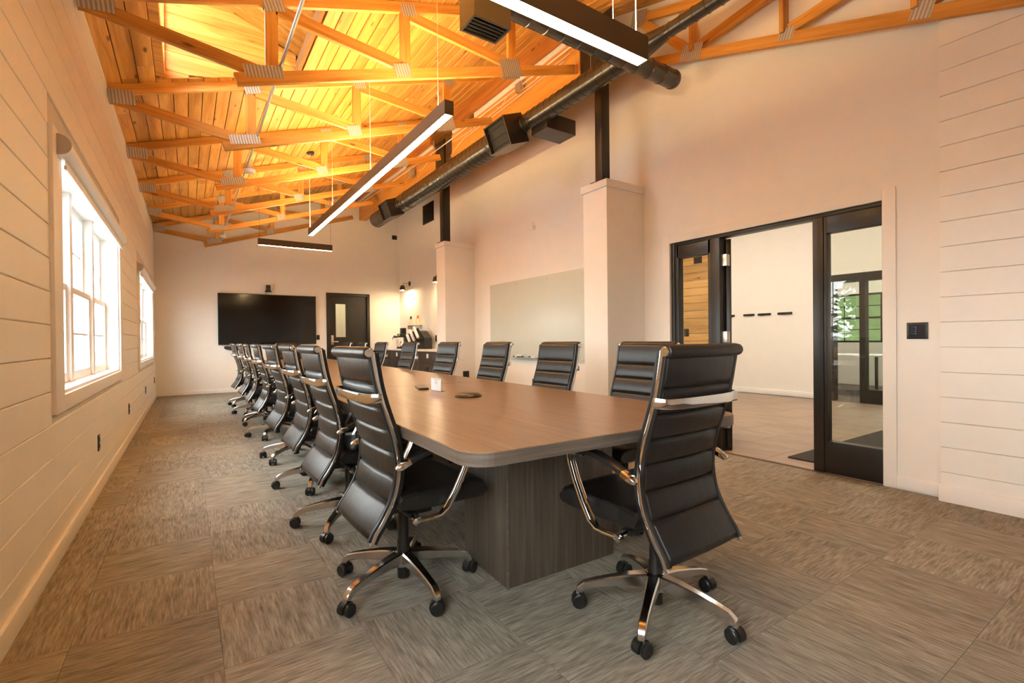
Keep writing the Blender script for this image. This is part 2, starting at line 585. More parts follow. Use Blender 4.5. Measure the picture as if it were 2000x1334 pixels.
# ------------------------------------------------------------------ left wall: openings, shiplap, windows
WINS = [(-1.45, 1.16), (3.44, 6.05), (8.37, 11.22)]
WZ0, WZ1 = 0.83, 2.11
wl = struct(root('wall_left'))
bm = BM()
ys = [YN - 0.15] + [v for w in WINS for v in w] + [YB + 0.15]
box(bm, XL - 0.16, XL - 0.012, ys[0], ys[-1], -0.15, WZ0)
box(bm, XL - 0.16, XL - 0.012, ys[0], ys[-1], WZ1, 3.75)
for k in range(0, len(ys), 2):
    box(bm, XL - 0.16, XL - 0.012, ys[k], ys[k + 1], WZ0, WZ1)
obj('backing', bm, M['gapdark'], wl)
PITCH, PZ0 = 0.1652, 0.037
def plank_prof(x_back, x_face, z0, z1, c=0.003):
    s = 1 if x_face > x_back else -1
    return [(x_back, z0), (x_face - s * c, z0), (x_face, z0 + c), (x_face, z1 - c), (x_face - s * c, z1), (x_back, z1)]
for k in range(0, 21):
    z0, z1 = PZ0 + k * PITCH + 0.002, PZ0 + (k + 1) * PITCH - 0.002
    if z0 > 3.36:
        break
    z1 = min(z1, 3.38)
    cuts = [YN]
    for (a, b) in WINS:
        if z1 > WZ0 - 0.085 and z0 < WZ1 + 0.085:
            cuts += [a - 0.19, b + 0.19]
    cuts.append(YB)
    if len(cuts) == 2:
        cuts = [YN, 1.9 + 0.7 * (k % 3), 1.9 + 0.7 * (k % 3), 7.2 + 0.5 * (k % 2), 7.2 + 0.5 * (k % 2), YB]
    for a, b in zip(cuts[::2], cuts[1::2]):
        bm = BM()
        prism(bm, plank_prof(XL - 0.013, XL, z0, z1), 'y', a + 0.001, b - 0.001)
        obj('shiplap_plank', bm, M['shiplap'], wl)

def baseboard(name, b, bev=0.004):
    return struct(bobj(name, b, M['trimpaint'], bev=bev))
baseboard('baseboard_left', (XL, XL + 0.016, YN, YB - 0.02, 0, 0.092))

def make_window(name, y0, y1):
    w = struct(root(name, (XL, (y0 + y1) / 2, WZ0)))
    def part(nm, b, mt, par=None, bev=0.0):
        # room coordinates -> window-local
        c = w.location
        return bobj(nm, (b[0] - c.x, b[1] - c.x, b[2] - c.y, b[3] - c.y, b[4] - c.z, b[5] - c.z), mt, par or w, bev)
    t = XL + 0.019
    part('casing_board', (XL - 0.012, t, y0 - 0.19, y0 + 0.004, WZ0 - 0.085, WZ1 + 0.085), M['trimpaint'], bev=0.003)
    part('casing_board', (XL - 0.012, t, y1 - 0.004, y1 + 0.19, WZ0 - 0.085, WZ1 + 0.085), M['trimpaint'], bev=0.003)
    part('casing_board', (XL - 0.012, t, y0 + 0.004, y1 - 0.004, WZ0 - 0.085, WZ0), M['trimpaint'], bev=0.003)
    part('casing_board', (XL - 0.012, t, y0 + 0.004, y1 - 0.004, WZ1, WZ1 + 0.085), M['trimpaint'], bev=0.003)
    d = XL - 0.165
    part('jamb', (d, XL, y0, y0 + 0.018, WZ0, WZ1), M['trimpaint'])
    part('jamb', (d, XL, y1 - 0.018, y1, WZ0, WZ1), M['trimpaint'])
    part('sill', (d, XL + 0.002, y0 + 0.018, y1 - 0.018, WZ0, WZ0 + 0.018), M['trimpaint'])
    part('head_jamb', (d, XL, y0 + 0.018, y1 - 0.018, WZ1 - 0.018, WZ1), M['trimpaint'])
    a, b = y0 + 0.018, y1 - 0.018
    n, mw = 3, 0.085
    uw = (b - a - mw * (n - 1)) / n
    zc = (WZ0 + WZ1) / 2
    for i in range(n):
        ya = a + i * (uw + mw)
        yb = ya + uw
        if i < n - 1:
            part('mullion', (XL - 0.15, XL - 0.075, yb, yb + mw, WZ0 + 0.018, WZ1 - 0.018), M['trimpaint'], bev=0.003)
        for lo in (0, 1):
            z0 = WZ0 + 0.018 if lo == 0 else zc - 0.02
            z1 = zc + 0.02 if lo == 0 else WZ1 - 0.018
            xs = XL - 0.095 if lo == 0 else XL - 0.13
            st, rl = 0.045, 0.042
            bm = BM()
            c = w.location
            def bx(A, B, Cc, D, E, F):
                box(bm, A - c.x, B - c.x, Cc - c.y, D - c.y, E - c.z, F - c.z)
            bx(xs - 0.03, xs, ya, ya + st, z0, z1)
            bx(xs - 0.03, xs, yb - st, yb, z0, z1)
            bx(xs - 0.03, xs, ya + st, yb - st, z0, z0 + rl + (0.02 if lo == 0 else 0))
            bx(xs - 0.03, xs, ya + st, yb - st, z1 - rl, z1)
            s = obj('lower_sash' if lo == 0 else 'upper_sash', bm, M['trimpaint'], w)
            part('pane', (xs - 0.018, xs - 0.013, ya + st, yb - st, z0 + rl, z1 - rl), M['glass'], s)
            ym, zm = (ya + yb) / 2, (z0 + z1) / 2
            part('muntin', (xs - 0.020, xs - 0.011, ym - 0.007, ym + 0.007, z0 + rl, z1 - rl), M['trimpaint'], s)
            part('muntin', (xs - 0.0195, xs - 0.0115, ya + st, yb - st, zm - 0.007, zm + 0.007), M['trimpaint'], s)
    return w
make_window('window_1', *WINS[1])
make_window('window_2', *WINS[2])
make_window('window_3', *WINS[0])

def make_blind(y0, y1, label):
    r = tag(root('roller_blind', (XL + 0.02, (y0 + y1) / 2, 2.118)), label, 'blind', 'white roller blinds over the windows')
    L = (y1 - y0) / 2
    prof = [(0, -0.052)] + [(0.056 * math.cos(a), 0.052 * math.sin(a)) for a in [R(-75 + 15 * k) for k in range(11)]] + [(0, 0.052)]
    bm = BM()
    prism(bm, prof, 'y', -L, L)
    cs = obj('cassette', bm, M['blindwhite'], r, smooth=True)
    for s in (-1, 1):
        bm = BM()
        prism(bm, [(p[0] * 1.03, p[1] * 1.03) for p in prof], 'y', s * L, s * (L + 0.006))
        obj('end_cap', bm, M['capgrey'], r)['label'] = 'grey end cap'
    bobj('hem_bar', (0.010, 0.022, -L + 0.10, L - 0.03, -0.098, -0.076), M['white'], r, 0.003)
    bobj('fabric', (0.015, 0.017, -L + 0.10, L - 0.03, -0.078, -0.045), M['white'], r)
    return r
make_blind(3.33, 6.10, 'white roller blind rolled up over the window nearest the camera')
make_blind(8.14, 11.25, 'white roller blind rolled up over the far window by the screen wall')

# ------------------------------------------------------------------ other walls
wb = struct(root('wall_back'))
DX0, DX1, DZ = 2.815, 3.80, 2.245
bm = BM()
box(bm, XL - 0.16, DX0, YB, YB + 0.15, -0.15, 5.2)
box(bm, DX1, XA + 0.2, YB, YB + 0.15, -0.15, 5.2)
box(bm, DX0, DX1, YB, YB + 0.15, DZ, 5.2)
obj('plaster', bm, M['paint'], wb)
wc = struct(root('wall_corridor'))
bm = BM()
box(bm, DX0 - 1.0, DX1 + 1.0, YB + 1.6, YB + 1.7, -0.15, 2.7)
box(bm, DX0 - 1.0, DX1 + 1.0, YB + 0.15, YB + 1.6, 2.6, 2.7)
box(bm, DX0 - 1.1, DX0 - 1.0, YB + 0.15, YB + 1.6, -0.15, 2.7)
box(bm, DX1 + 1.0, DX1 + 1.1, YB + 0.15, YB + 1.6, -0.15, 2.7)
box(bm, DX0 - 1.0, DX1 + 1.0, YB + 0.15, YB + 1.6, -0.15, -0.01)
obj('plaster', bm, M['paint'], wc)
bobj('added_corridor_light', (DX0, DX1, YB + 0.6, YB + 0.9, 2.57, 2.6), emit('added_corridor_glow', (1.0, 0.74, 0.45), 4.5), wc)  # added unseen lamp, lights the corridor behind the door pane
baseboard('baseboard_back', (XL + 0.016, DX0 - 0.06, YB - 0.016, YB, 0, 0.085))

wr = struct(root('wall_right'))
bm = BM()
OY0, OY1, OZ = 1.428, 3.305, 2.09
box(bm, XR, XR + 0.15, 0.95, OY0, -0.15, 5.2)
box(bm, XR, XR + 0.15, OY1, 8.48, -0.15, 5.2)
box(bm, XR, XR + 0.15, OY0, OY1, OZ, 5.2)
obj('plaster', bm, M['paint'], wr)
wal = struct(root('wall_alcove'))
bobj('plaster', (XA, XA + 0.15, 8.6, YB + 0.15, -0.15, 5.2), M['paint'], wal)
war = struct(root('wall_return'))
bobj('plaster', (XR, XA + 0.15, 8.48, 8.6, -0.15, 5.2), M['paint'], war)
baseboard('baseboard_right', (XR - 0.014, XR, 3.42, 8.48, 0, 0.085))
baseboard('baseboard_right_near', (XR - 0.014, XR, 1.08, 1.345, 0, 0.085))
trim = struct(root('trim_1'))
for b in ((XR - 0.013, XR, 1.345, OY0, 0, 2.17), (XR - 0.013, XR, OY0, OY1, OZ, 2.17), (XR - 0.013, XR, OY1, 3.39, 0, 2.17)):
    bobj('casing_board', b, M['paint'], trim, 0.003)

ws = struct(root('wall_right_near'))
bobj('backing', (XS + 0.012, XR + 0.15, YN - 0.15, 1.074, -0.15, 4.2), M['gapdark'], ws)
for k in range(0, 25):
    z0, z1 = 0.028 + k * PITCH + 0.0013, 0.028 + (k + 1) * PITCH - 0.0013
    if z1 > 3.95:
        break
    bm = BM()
    prism(bm, plank_prof(XS + 0.013, XS, z0, z1, 0.0025), 'y', YN, 1.077)
    obj('shiplap_plank', bm, M['shiplap'], ws)
baseboard('baseboard_right_shiplap', (XS - 0.016, XS, YN, 1.087, 0, 0.105))
wn_ = struct(root('wall_near'))
bobj('plaster', (XL - 0.16, XS + 0.2, YN - 0.15, YN, -0.15, 4.2), M['paint'], wn_)

# ------------------------------------------------------------------ pine ceiling with dormer opening
ceiling = struct(root('ceiling'))
OPX0, OPX1, OPY0, OPY1 = -0.155, 0.955, 4.12, 5.40
YBR = [2.4, 4.05, 5.48, 7.04, 8.72, 10.6, YB]
BW = 0.122
def roof_plank(xa, xb, ya, yb):
    br = [ya] + [y for y in YBR if ya + 1e-4 < y < yb - 1e-4] + [yb]
    bm = BM()
    g = 0.0028
    ox, oy = xa, ya
    rows = []
    for y in br:
        yy = y + (0.001 if y == ya else -0.001 if y == yb else 0)
        c = 0.004
        r = []
        for x, dzz in ((xa + g, 0.018), (xa + g, c), (xa + g + c, 0), (xb - g - c, 0), (xb - g, c), (xb - g, 0.018)):
            r.append(bm.verts.new((x - ox, yy - oy, roof_z(x, y) + dzz)))
        rows.append(r)
    for r0, r1 in zip(rows, rows[1:]):
        for j in range(6):
            bm.faces.new([r0[j], r0[(j + 1) % 6], r1[(j + 1) % 6], r1[j]])
    bm.faces.new(rows[0])
    bm.faces.new(rows[-1])
    obj('ceiling_plank', bm, M['plank'], ceiling, (ox, oy, 0))
nrow = int(math.ceil((XA + 0.05 - XL + 0.02) / BW))
for i in range(nrow):
    xa = XL - 0.02 + i * BW
    xb = xa + BW
    joints = [2.4]
    y = 2.4 + random.uniform(1.4, 3.8)
    while y < YB - 1.0:
        joints.append(y)
        y += random.choice([3.2, 3.9, 4.6])
    joints.append(YB)
    for a, b in zip(joints, joints[1:]):
        segs = [(a, b)]
        if xb > OPX0 + 0.03 and xa < OPX1 - 0.03:
            segs = []
            if a < OPY0:
                segs.append((a, min(b, OPY0)))
            if b > OPY1:
                segs.append((max(a, OPY1), b))
        for (p, q) in segs:
            if q - p > 0.05:
                roof_plank(xa, xb, p, q)
def slab(name, xs, ys, t0, t1, mat, parent, skip=None):
    bm = BM()
    for xa, xb in zip(xs, xs[1:]):
        for ya, yb in zip(ys, ys[1:]):
            if skip and xa >= skip[0] - 1e-6 and xb <= skip[1] + 1e-6 and ya >= skip[2] - 1e-6 and yb <= skip[3] + 1e-6:
                continue
            v = [bm.verts.new((x, y, roof_z(x, y) + t)) for t in (t0, t1) for x, y in ((xa, ya), (xb, ya), (xb, yb), (xa, yb))]
            for f in ((0, 1, 2, 3), (4, 5, 6, 7), (0, 1, 5, 4), (1, 2, 6, 5), (2, 3, 7, 6), (3, 0, 4, 7)):
                bm.faces.new([v[k] for k in f])
    return obj(name, bm, mat, parent)
XSL = [XL - 0.2, OPX0, 0.4, OPX1, 1.6, 2.3, 3.0, 3.6, 4.2, XA + 0.2]
slab('roof_deck', XSL, [2.38, 3.2, OPY0, OPY1, 7.04, 8.72, 10.6, YB + 0.16], 0.02, 0.14, M['ceilback'], ceiling, (OPX0, OPX1, OPY0, OPY1))
slab('hip_ceiling', [XL - 0.2, 0.0, 0.6, 1.2, 1.8, 2.4, 3.0, 3.6, 4.4], [YN - 0.15, -2, -1, 0, 0.8, 1.6, 2.4], 0.0, 0.12, M['plank'], ceiling)

# dormer: far cheek of horizontal boards, sloping ceiling, window to the sky on the left
dorm = struct(root('trim_2'))
zt = lambda x: 4.46 - 0.42 * (x - 0.0)          # dormer ceiling underside
for s, yc in ((1, OPY1), (-1, OPY0)):
    k = 0
    z = 3.40
    while z < 4.6:
        za, zb = z + 0.0015, z + 0.176 - 0.0015
        prof = []
        xs_ = [OPX0 + (OPX1 - OPX0) * t / 6 for t in range(7)]
        lo = [max(za, roof_z(x, yc) - 0.0) for x in xs_]
        hi = [min(zb, zt(x)) for x in xs_]
        pts = [(x, a, b) for x, a, b in zip(xs_, lo, hi) if b > a + 0.004]
        if len(pts) > 1:
            poly = [(x, a) for x, a, b in pts] + [(x, b) for x, a, b in reversed(pts)]
            bm = BM()
            prism(bm, poly, 'y', yc - s * 0.02, yc)
            obj('dormer_board', bm, M['plankx'], dorm)
        z += 0.176
bm = BM()
for s, yc in ((1, OPY1 + 0.02), (-1, OPY0 - 0.02)):
    prism(bm, [(OPX0 - 0.1, 3.62), (OPX1 + 0.3, 3.98), (OPX1 + 0.3, 4.2), (OPX0 - 0.1, 4.8)], 'y', yc, yc + s * 0.03)
obj('dormer_sheathing', bm, M['ceilback'], dorm)
yy = OPY0
while yy < OPY1 - 0.02:
    yb = min(yy + 0.16, OPY1)
    bm = BM()
    prism(bm, [(OPX0 - 0.12, zt(OPX0 - 0.12)), (OPX1 + 0.2, zt(OPX1 + 0.2)), (OPX1 + 0.2, zt(OPX1 + 0.2) + 0.02), (OPX0 - 0.12, zt(OPX0 - 0.12) + 0.02)], 'y', yy + 0.002, yb - 0.002)
    obj('dormer_board', bm, M['plankx'], dorm)
    yy = yb
bm = BM()
prism(bm, [(OPX0 - 0.3, zt(OPX0 - 0.3) + 0.021), (OPX1 + 0.3, zt(OPX1 + 0.3) + 0.021), (OPX1 + 0.3, zt(OPX1 + 0.3) + 0.06), (OPX0 - 0.3, zt(OPX0 - 0.3) + 0.06)], 'y', OPY0 - 0.1, OPY1 + 0.1)
obj('dormer_roof', bm, M['ceilback'], dorm)
bobj('dormer_jamb', (OPX0 - 0.06, OPX0 + 0.005, OPY1 - 0.05, OPY1, 3.5, 4.50), M['plankx'], dorm)
bobj('dormer_jamb', (OPX0 - 0.06, OPX0 + 0.005, OPY0, OPY0 + 0.05, 3.5, 4.50), M['plankx'], dorm)
bobj('dormer_sill', (OPX0 - 0.06, OPX0 + 0.005, OPY0 + 0.05, OPY1 - 0.05, 3.49, 3.58), M['plankx'], dorm)
bobj('pane', (OPX0 - 0.04, OPX0 - 0.034, OPY0 + 0.05, OPY1 - 0.05, 3.58, 4.50), M['glass'], dorm)

# ------------------------------------------------------------------ beam, ledger, steel posts, pillars
beam = struct(root('beam'))
def yrun(nm, x0, x1, zoff0, zoff1, ya, yb, mt, par):
    bm = BM()
    v = [bm.verts.new((x, y, z + dz(y) * 0.8)) for y in (ya, yb) for x, z in ((x0, zoff0), (x1, zoff0), (x1, zoff1), (x0, zoff1))]
    for f in ((0, 1, 2, 3), (4, 5, 6, 7), (0, 1, 5, 4), (1, 2, 6, 5), (2, 3, 7, 6), (3, 0, 4, 7)):
        bm.faces.new([v[k] for k in f])
    return obj(nm, bm, mt, par)
yrun('glulam_beam', 3.60, 3.75, 3.98, 4.41, 3.98, 7.07, M['beamwood'], beam)
yrun('glulam_beam', 3.60, 3.75, 3.98, 4.41, 7.69, YB, M['beamwood'], beam)
yrun('ledger_board', 3.50, 3.55, 4.44, 4.655, 3.95, 7.05, M['ledger'], beam)
yrun('ledger_board', 3.50, 3.55, 4.44, 4.655, 7.7, YB, M['ledger'], beam)
for a, b in ((4.2, 6.30), (6.75, 7.02), (7.75, 8.6), (9.0, 10.5), (10.9, 12.1)):
    yrun('white_filler_strip', 3.58, 3.60, 4.415, 4.54, a, b, M['trimpaint'], beam)
posts = []
for i, (px0, px1, py0, py1, zb) in enumerate(((3.69, 3.81, 3.75, 3.85, 2.773), (3.68, 3.82, 7.60, 7.72, 2.79))):
    p = struct(root('column', ((px0 + px1) / 2, (py0 + py1) / 2, zb)))
    tag(p, ['black steel post rising from the nearer white pillar to the beam', 'black steel post rising from the farther white pillar to the beam'][i], 'post')
    w, d = (px1 - px0) / 2, (py1 - py0) / 2
    bobj('post', (-w, w, -d, d, 0.0, 1.35), M['steel'], p, 0.004)
    bobj('base_plate', (-w - 0.04, w + 0.04, -d - 0.04, d + 0.04, 0.0, 0.012), M['steel'], p)
    bobj('saddle_plate', (-0.16, -0.13, -0.32, 0.16 if i == 0 else 0.02, 1.02, 1.68), M['steel'], p, 0.003)
    bobj('saddle_bracket', (-0.13, 0.02, -0.05, 0.05, 1.22, 1.34), M['steel'], p)

for i, (pya, pyb, zt_) in enumerate(((3.652, 4.012, 2.773), (7.498, 7.838, 2.79))):
    p = struct(root('pillar', (3.93, (pya + pyb) / 2, 0)))
    tag(p, ['white boxed pillar beside the glass board, nearer to the glazed doorway', 'white boxed pillar beside the coffee counter, farther down the room'][i], 'pillar')
    d = (pyb - pya) / 2
    bobj('shaft', (3.66 - 3.93, XR - 3.93, -d, d, 0, zt_ - 0.075), M['paint'], p, 0.003)
    bobj('cap', (3.64 - 3.93, XR - 3.93, -d - 0.02, d + 0.02, zt_ - 0.078, zt_), M['paint'], p, 0.003)
    bobj('plinth', (3.645 - 3.93, XR - 3.93, -d - 0.014, d + 0.014, 0, 0.085), M['trimpaint'], p, 0.003)

# ------------------------------------------------------------------ roof trusses
def member(nm, p0, p1, par, wd=0.089, th=0.038, mt=None):
    """2x4 in the truss plane; local X runs along the grain."""
    a, b = Vector(p0), Vector(p1)
    L = (b - a).length
    d = (b - a).normalized()
    bm = BM()
    box(bm, 0, L, -th / 2, th / 2, -wd / 2, wd / 2, bev=0.003)
    o = obj(nm, bm, mt or M['lumber'], par, a)
    side = Vector((0, 1, 0)) if abs(d.y) < 0.5 else Vector((-1, 0, 0))
    zax = d.cross(side).normalized()
    yax = zax.cross(d)
    o.rotation_euler = Matrix((d, yax, zax)).transposed().to_euler()
    return o

def gusset(par, x, y, z, w, h, ang, along='x', off=0.021):
    bm = BM()
    if along == 'x':
        box(bm, -w / 2, w / 2, -0.001, 0.001, -h / 2, h / 2)
        for s in (-1, 1):
            obj('gusset_plate', mesh_of('gusset_plate', bm.copy(), M['gusset']), None, par, (x, y + s * off, z), (0, -ang, 0))
    else:
        box(bm, -w / 2, w / 2, -0.001, 0.001, -h / 2, h / 2)
        for s in (-1, 1):
            o = obj('gusset_plate', mesh_of('gusset_plate', bm.copy(), M['gusset']), None, par, (x + s * off, y, z), (0, -ang, PI / 2))
    bm.free()

TLAB = ['nearest pine scissor truss, its bottom chord end above the window wall aisle',
        'pine truss second from the near end, behind the skylight opening',
        'pine truss third from the near end, carrying the cables of the long lamp',
        'pine truss fourth from the near end, just before the steel bracket of the far post',
        'pine truss fifth from the near end, above the far end of the table',
        'pine truss flat against the wall with the screen']
YT = [4.022, 5.478, 7.041, 8.724, 10.601, 12.15]
DZ_ = [0.0, 0.005, 0.022, 0.072, 0.15, 0.155]
ENDX = [3.60, 3.38, 3.37, 3.42, 3.42, 3.42]
def make_truss(Y, dzv, ex, label):
    t = tag(root('roof_truss', (0, Y, 0)), label, 'truss', 'pine roof trusses')
    s = 0.3236
    zc = lambda x: 2.956 + 0.047 + s * (x - 0.305) + dzv          # bottom chord centre line
    zt2 = lambda x: 3.54 + MR * x + dzv - 0.047 - 0.004            # top chord centre line
    a = math.atan(s)
    def mem(nm, p, q, **k):
        return member(nm, (p[0], 0, p[1]), (q[0], 0, q[1]), t, **k)
    xt = min(3.41, ex)
    mem('top_chord', (XL + 0.01, zt2(XL + 0.01)), (xt, zt2(xt)))
    mem('bottom_chord', (0.305, zc(0.305)), (ex, zc(ex)))
    mem('heel_chord', (XL + 0.02, 3.245 + dzv), (0.50, zc(0.50) + 0.03), wd=0.089, th=0.0375)
    vx = (0.545, 1.60, 2.72)
    th = 0.037
    for x in vx:
        mem('web', (x, zc(x) + 0.045), (x, zt2(x) - 0.045), th=th)
    mem('web', (vx[0] + 0.03, zt2(vx[0]) - 0.06), (vx[1] - 0.03, zc(vx[1]) + 0.06), th=th)
    mem('web', (vx[1] + 0.03, zt2(vx[1]) - 0.06), (vx[2] - 0.03, zc(vx[2]) + 0.06), th=th)
    gusset(t, XL + 0.10, 0, 3.27 + dzv, 0.19, 0.125, 0.1)
    gusset(t, 0.49, 0, zc(0.49) + 0.045, 0.27, 0.09, a * 0.7)
    gusset(t, vx[0] + 0.01, 0, zt2(vx[0]) - 0.02, 0.15, 0.13, a)
    gusset(t, vx[1] - 0.03, 0, zc(vx[1]) + 0.02, 0.15, 0.11, a)
    gusset(t, vx[1] + 0.03, 0, zt2(vx[1]) - 0.02, 0.13, 0.10, a)
    gusset(t, vx[2] - 0.02, 0, zc(vx[2]) + 0.02, 0.24, 0.17, a)
    gusset(t, vx[2] + 0.02, 0, zt2(vx[2]) - 0.02, 0.14, 0.10, a)
    return t
for y, d, ex, lb in zip(YT, DZ_, ENDX, TLAB):
    make_truss(y, d, ex, lb)

# truss lying on the right wall, falling toward the near wall
tT = tag(root('roof_truss', (4.115, 0, 0)), 'pine truss flat against the right wall above the glazed doorway', 'truss', 'pine roof trusses')
zb = lambda y: 3.959 + 0.047 + 0.338 * (y - 3.40)
ztp = lambda y: 4.60 - 0.047 + 0.33 * (y - 3.54)
def memy(nm, p, q, **k):
    return member(nm, (0, p[0], p[1]), (0, q[0], q[1]), tT, **k)
memy('bottom_chord', (3.42, zb(3.42)), (-1.0, zb(-1.0)), wd=0.094)
memy('top_chord', (3.62, ztp(3.62)), (-1.0, ztp(-1.0)))
wy = (2.92, 2.06, 1.19)
memy('web', (3.55, ztp(3.55) - 0.05), (2.98, zb(2.98) + 0.07), th=0.037)
for k, y in enumerate(wy):
    memy('web', (y, zb(y) + 0.045), (y, ztp(y) - 0.045), th=0.037)
    y2 = wy[k + 1] if k < 2 else 0.35
    memy('web', (y - 0.04, zb(y) + 0.06), (y2 + 0.02, ztp(y2) - 0.06), th=0.037)
a2 = math.atan(0.338)
gusset(tT, 0, 2.93, zb(2.93) + 0.03, 0.24, 0.15, a2, 'y')
gusset(tT, 0, 3.58, ztp(3.58), 0.20, 0.15, a2, 'y')
gusset(tT, 0, 2.03, zb(2.03) + 0.035, 0.12, 0.10, a2, 'y')
gusset(tT, 0, 1.15, zb(1.15) + 0.03, 0.12, 0.12, a2, 'y')

# ------------------------------------------------------------------ conduit, detector, cables on the beam
cd = tag(root('conduit', (0.605, 2.6, 3.185)), 'thin grey metal conduit running over the trusses beside the window wall', 'conduit')
bm = BM()
sweep(bm, [(0, 0, 0), (0, 3, 0), (0, 6.4, 0.04), (0, 8.0, 0.11), (0, 8.9, 0.12)], 0.012, seg=8)
obj('pipe', bm, M['galv'], cd, smooth=True)
for y in (1.45, 2.9, 4.46, 6.14):
    bm = BM()
    sweep(bm, [(0, y - 0.03, 0.015 * (y / 6) ** 2), (0, y + 0.03, 0.015 * (y / 6) ** 2)], 0.017, seg=8)
    obj('coupling', bm, M['galv'], cd, smooth=True)
bobj('junction_box', (-0.06, 0.06, 8.86, 8.98, 0.04, 0.15), M['galv'], cd, 0.004)
sd = tag(root('smoke_detector', (0.62, 6.42, 3.108)), 'white round smoke detector hanging from the conduit', 'smoke detector')
bm = BM()
lathe(bm, [(0.02, -0.03), (0.052, -0.026), (0.062, -0.005), (0.062, 0.012), (0.05, 0.02), (0.045, 0.02)], seg=20)
obj('body', bm, M['white'], sd, smooth=True)
bm = BM()
lathe(bm, [(0.047, 0.02), (0.047, 0.055), (0.03, 0.06)], seg=16)
obj('mounting_box', bm, M['galv'], sd, smooth=True)

bc = tag(root('electrical_conduit', (3.56, 3.99, 0.14)), 'white electrical cables and pipe clipped along the face of the orange beam', 'cable')
def cable(nm, pts, r, mt, par):
    bm = BM()
    sweep(bm, pts, r, seg=6)
    return obj(nm, bm, mt, par, smooth=True)
cable('pipe', [(0, 0.0, 4.195), (0, 3.0, 4.195), (0.0, 4.2, 4.21), (0, 8.0, 4.33)], 0.009, M['wire'], bc)
cable('cable', [(0, 0.1, 4.13), (0, 1.2, 4.125), (0.0, 2.4, 4.10), (0, 3.0, 4.13)], 0.005, M['wire'], bc)
cable('cable', [(0, 0.2, 4.09), (0, 1.5, 4.07), (0, 2.6, 4.06), (0, 2.95, 3.98), (0, 3.05, 3.93)], 0.005, M['wire'], bc)
cable('cable', [(-0.01, 0.55, 4.19), (-0.03, 0.62, 4.12), (-0.01, 0.72, 4.13)], 0.004, M['wire'], bc)
cable('cable', [(-0.01, 1.35, 4.19), (-0.03, 1.42, 4.11), (-0.02, 1.5, 4.09), (-0.01, 1.62, 4.13)], 0.004, M['wire'], bc)
cable('cable', [(-0.01, 3.95, 4.10), (-0.04, 4.05, 4.02), (-0.01, 4.3, 4.05)], 0.004, M['wire'], bc)
bobj('junction_box', (-0.04, 0.015, 1.02, 1.14, 4.12, 4.23), M['galv'], bc, 0.004)
bobj('junction_box', (-0.05, 0.015, 4.55, 4.75, 4.05, 4.18), M['galv'], bc, 0.004)

# ------------------------------------------------------------------ spiral duct
duct = tag(root('air_duct', (3.30, 6.0, 3.615)), 'black spiral air duct with side boots hanging below the beam', 'duct')
def spiral(y0, y1, r0, r1, pitch=0.11):
    prof = []
    y = y0
    while y < y1 - 1e-6:
        ya = y
        yb = min(y + pitch, y1)
        rr = lambda t: r0 + (r1 - r0) * (t - y0) / (y1 - y0)
        prof += [(rr(ya), ya), (rr(yb), yb - 0.014), (rr(yb) + 0.004, yb - 0.010), (rr(yb) + 0.004, yb - 0.004)]
        y = yb
    prof.append((r1, y1))
    return prof
def ductpart(nm, prof, seg=28, axis='y', centre=(0, 0, 0), smooth=True):
    bm = BM()
    lathe(bm, prof, centre, axis, seg)
    return obj(nm, bm, M['duct'], duct, smooth=smooth)
ductpart('spiral_section', [(0.02, 3.98), (0.13, 3.975), (0.15, 3.94)][::-1] and (spiral(-0.75, 3.93, 0.150, 0.150) + [(0.15, 3.95), (0.13, 3.98), (0.02, 3.985)]))
ductpart('collar', [(0.150, -0.80), (0.158, -0.79), (0.158, -0.70), (0.150, -0.69)])
ductpart('reducer', [(0.100, -1.30), (0.104, -1.28), (0.150, -0.78)])
ductpart('collar', [(0.100, -1.38), (0.107, -1.37), (0.107, -1.28), (0.100, -1.27)])
ductpart('spiral_section', spiral(-2.85, -1.30, 0.100, 0.100))
ductpart('reducer', [(0.055, -3.42), (0.060, -3.40), (0.100, -3.12), (0.100, -2.84)])
ductpart('spiral_section', spiral(-6.2, -3.40, 0.055, 0.055))
ductpart('collar', [(0.150, 2.12), (0.158, 2.13), (0.158, 2.22), (0.150, 2.23)])
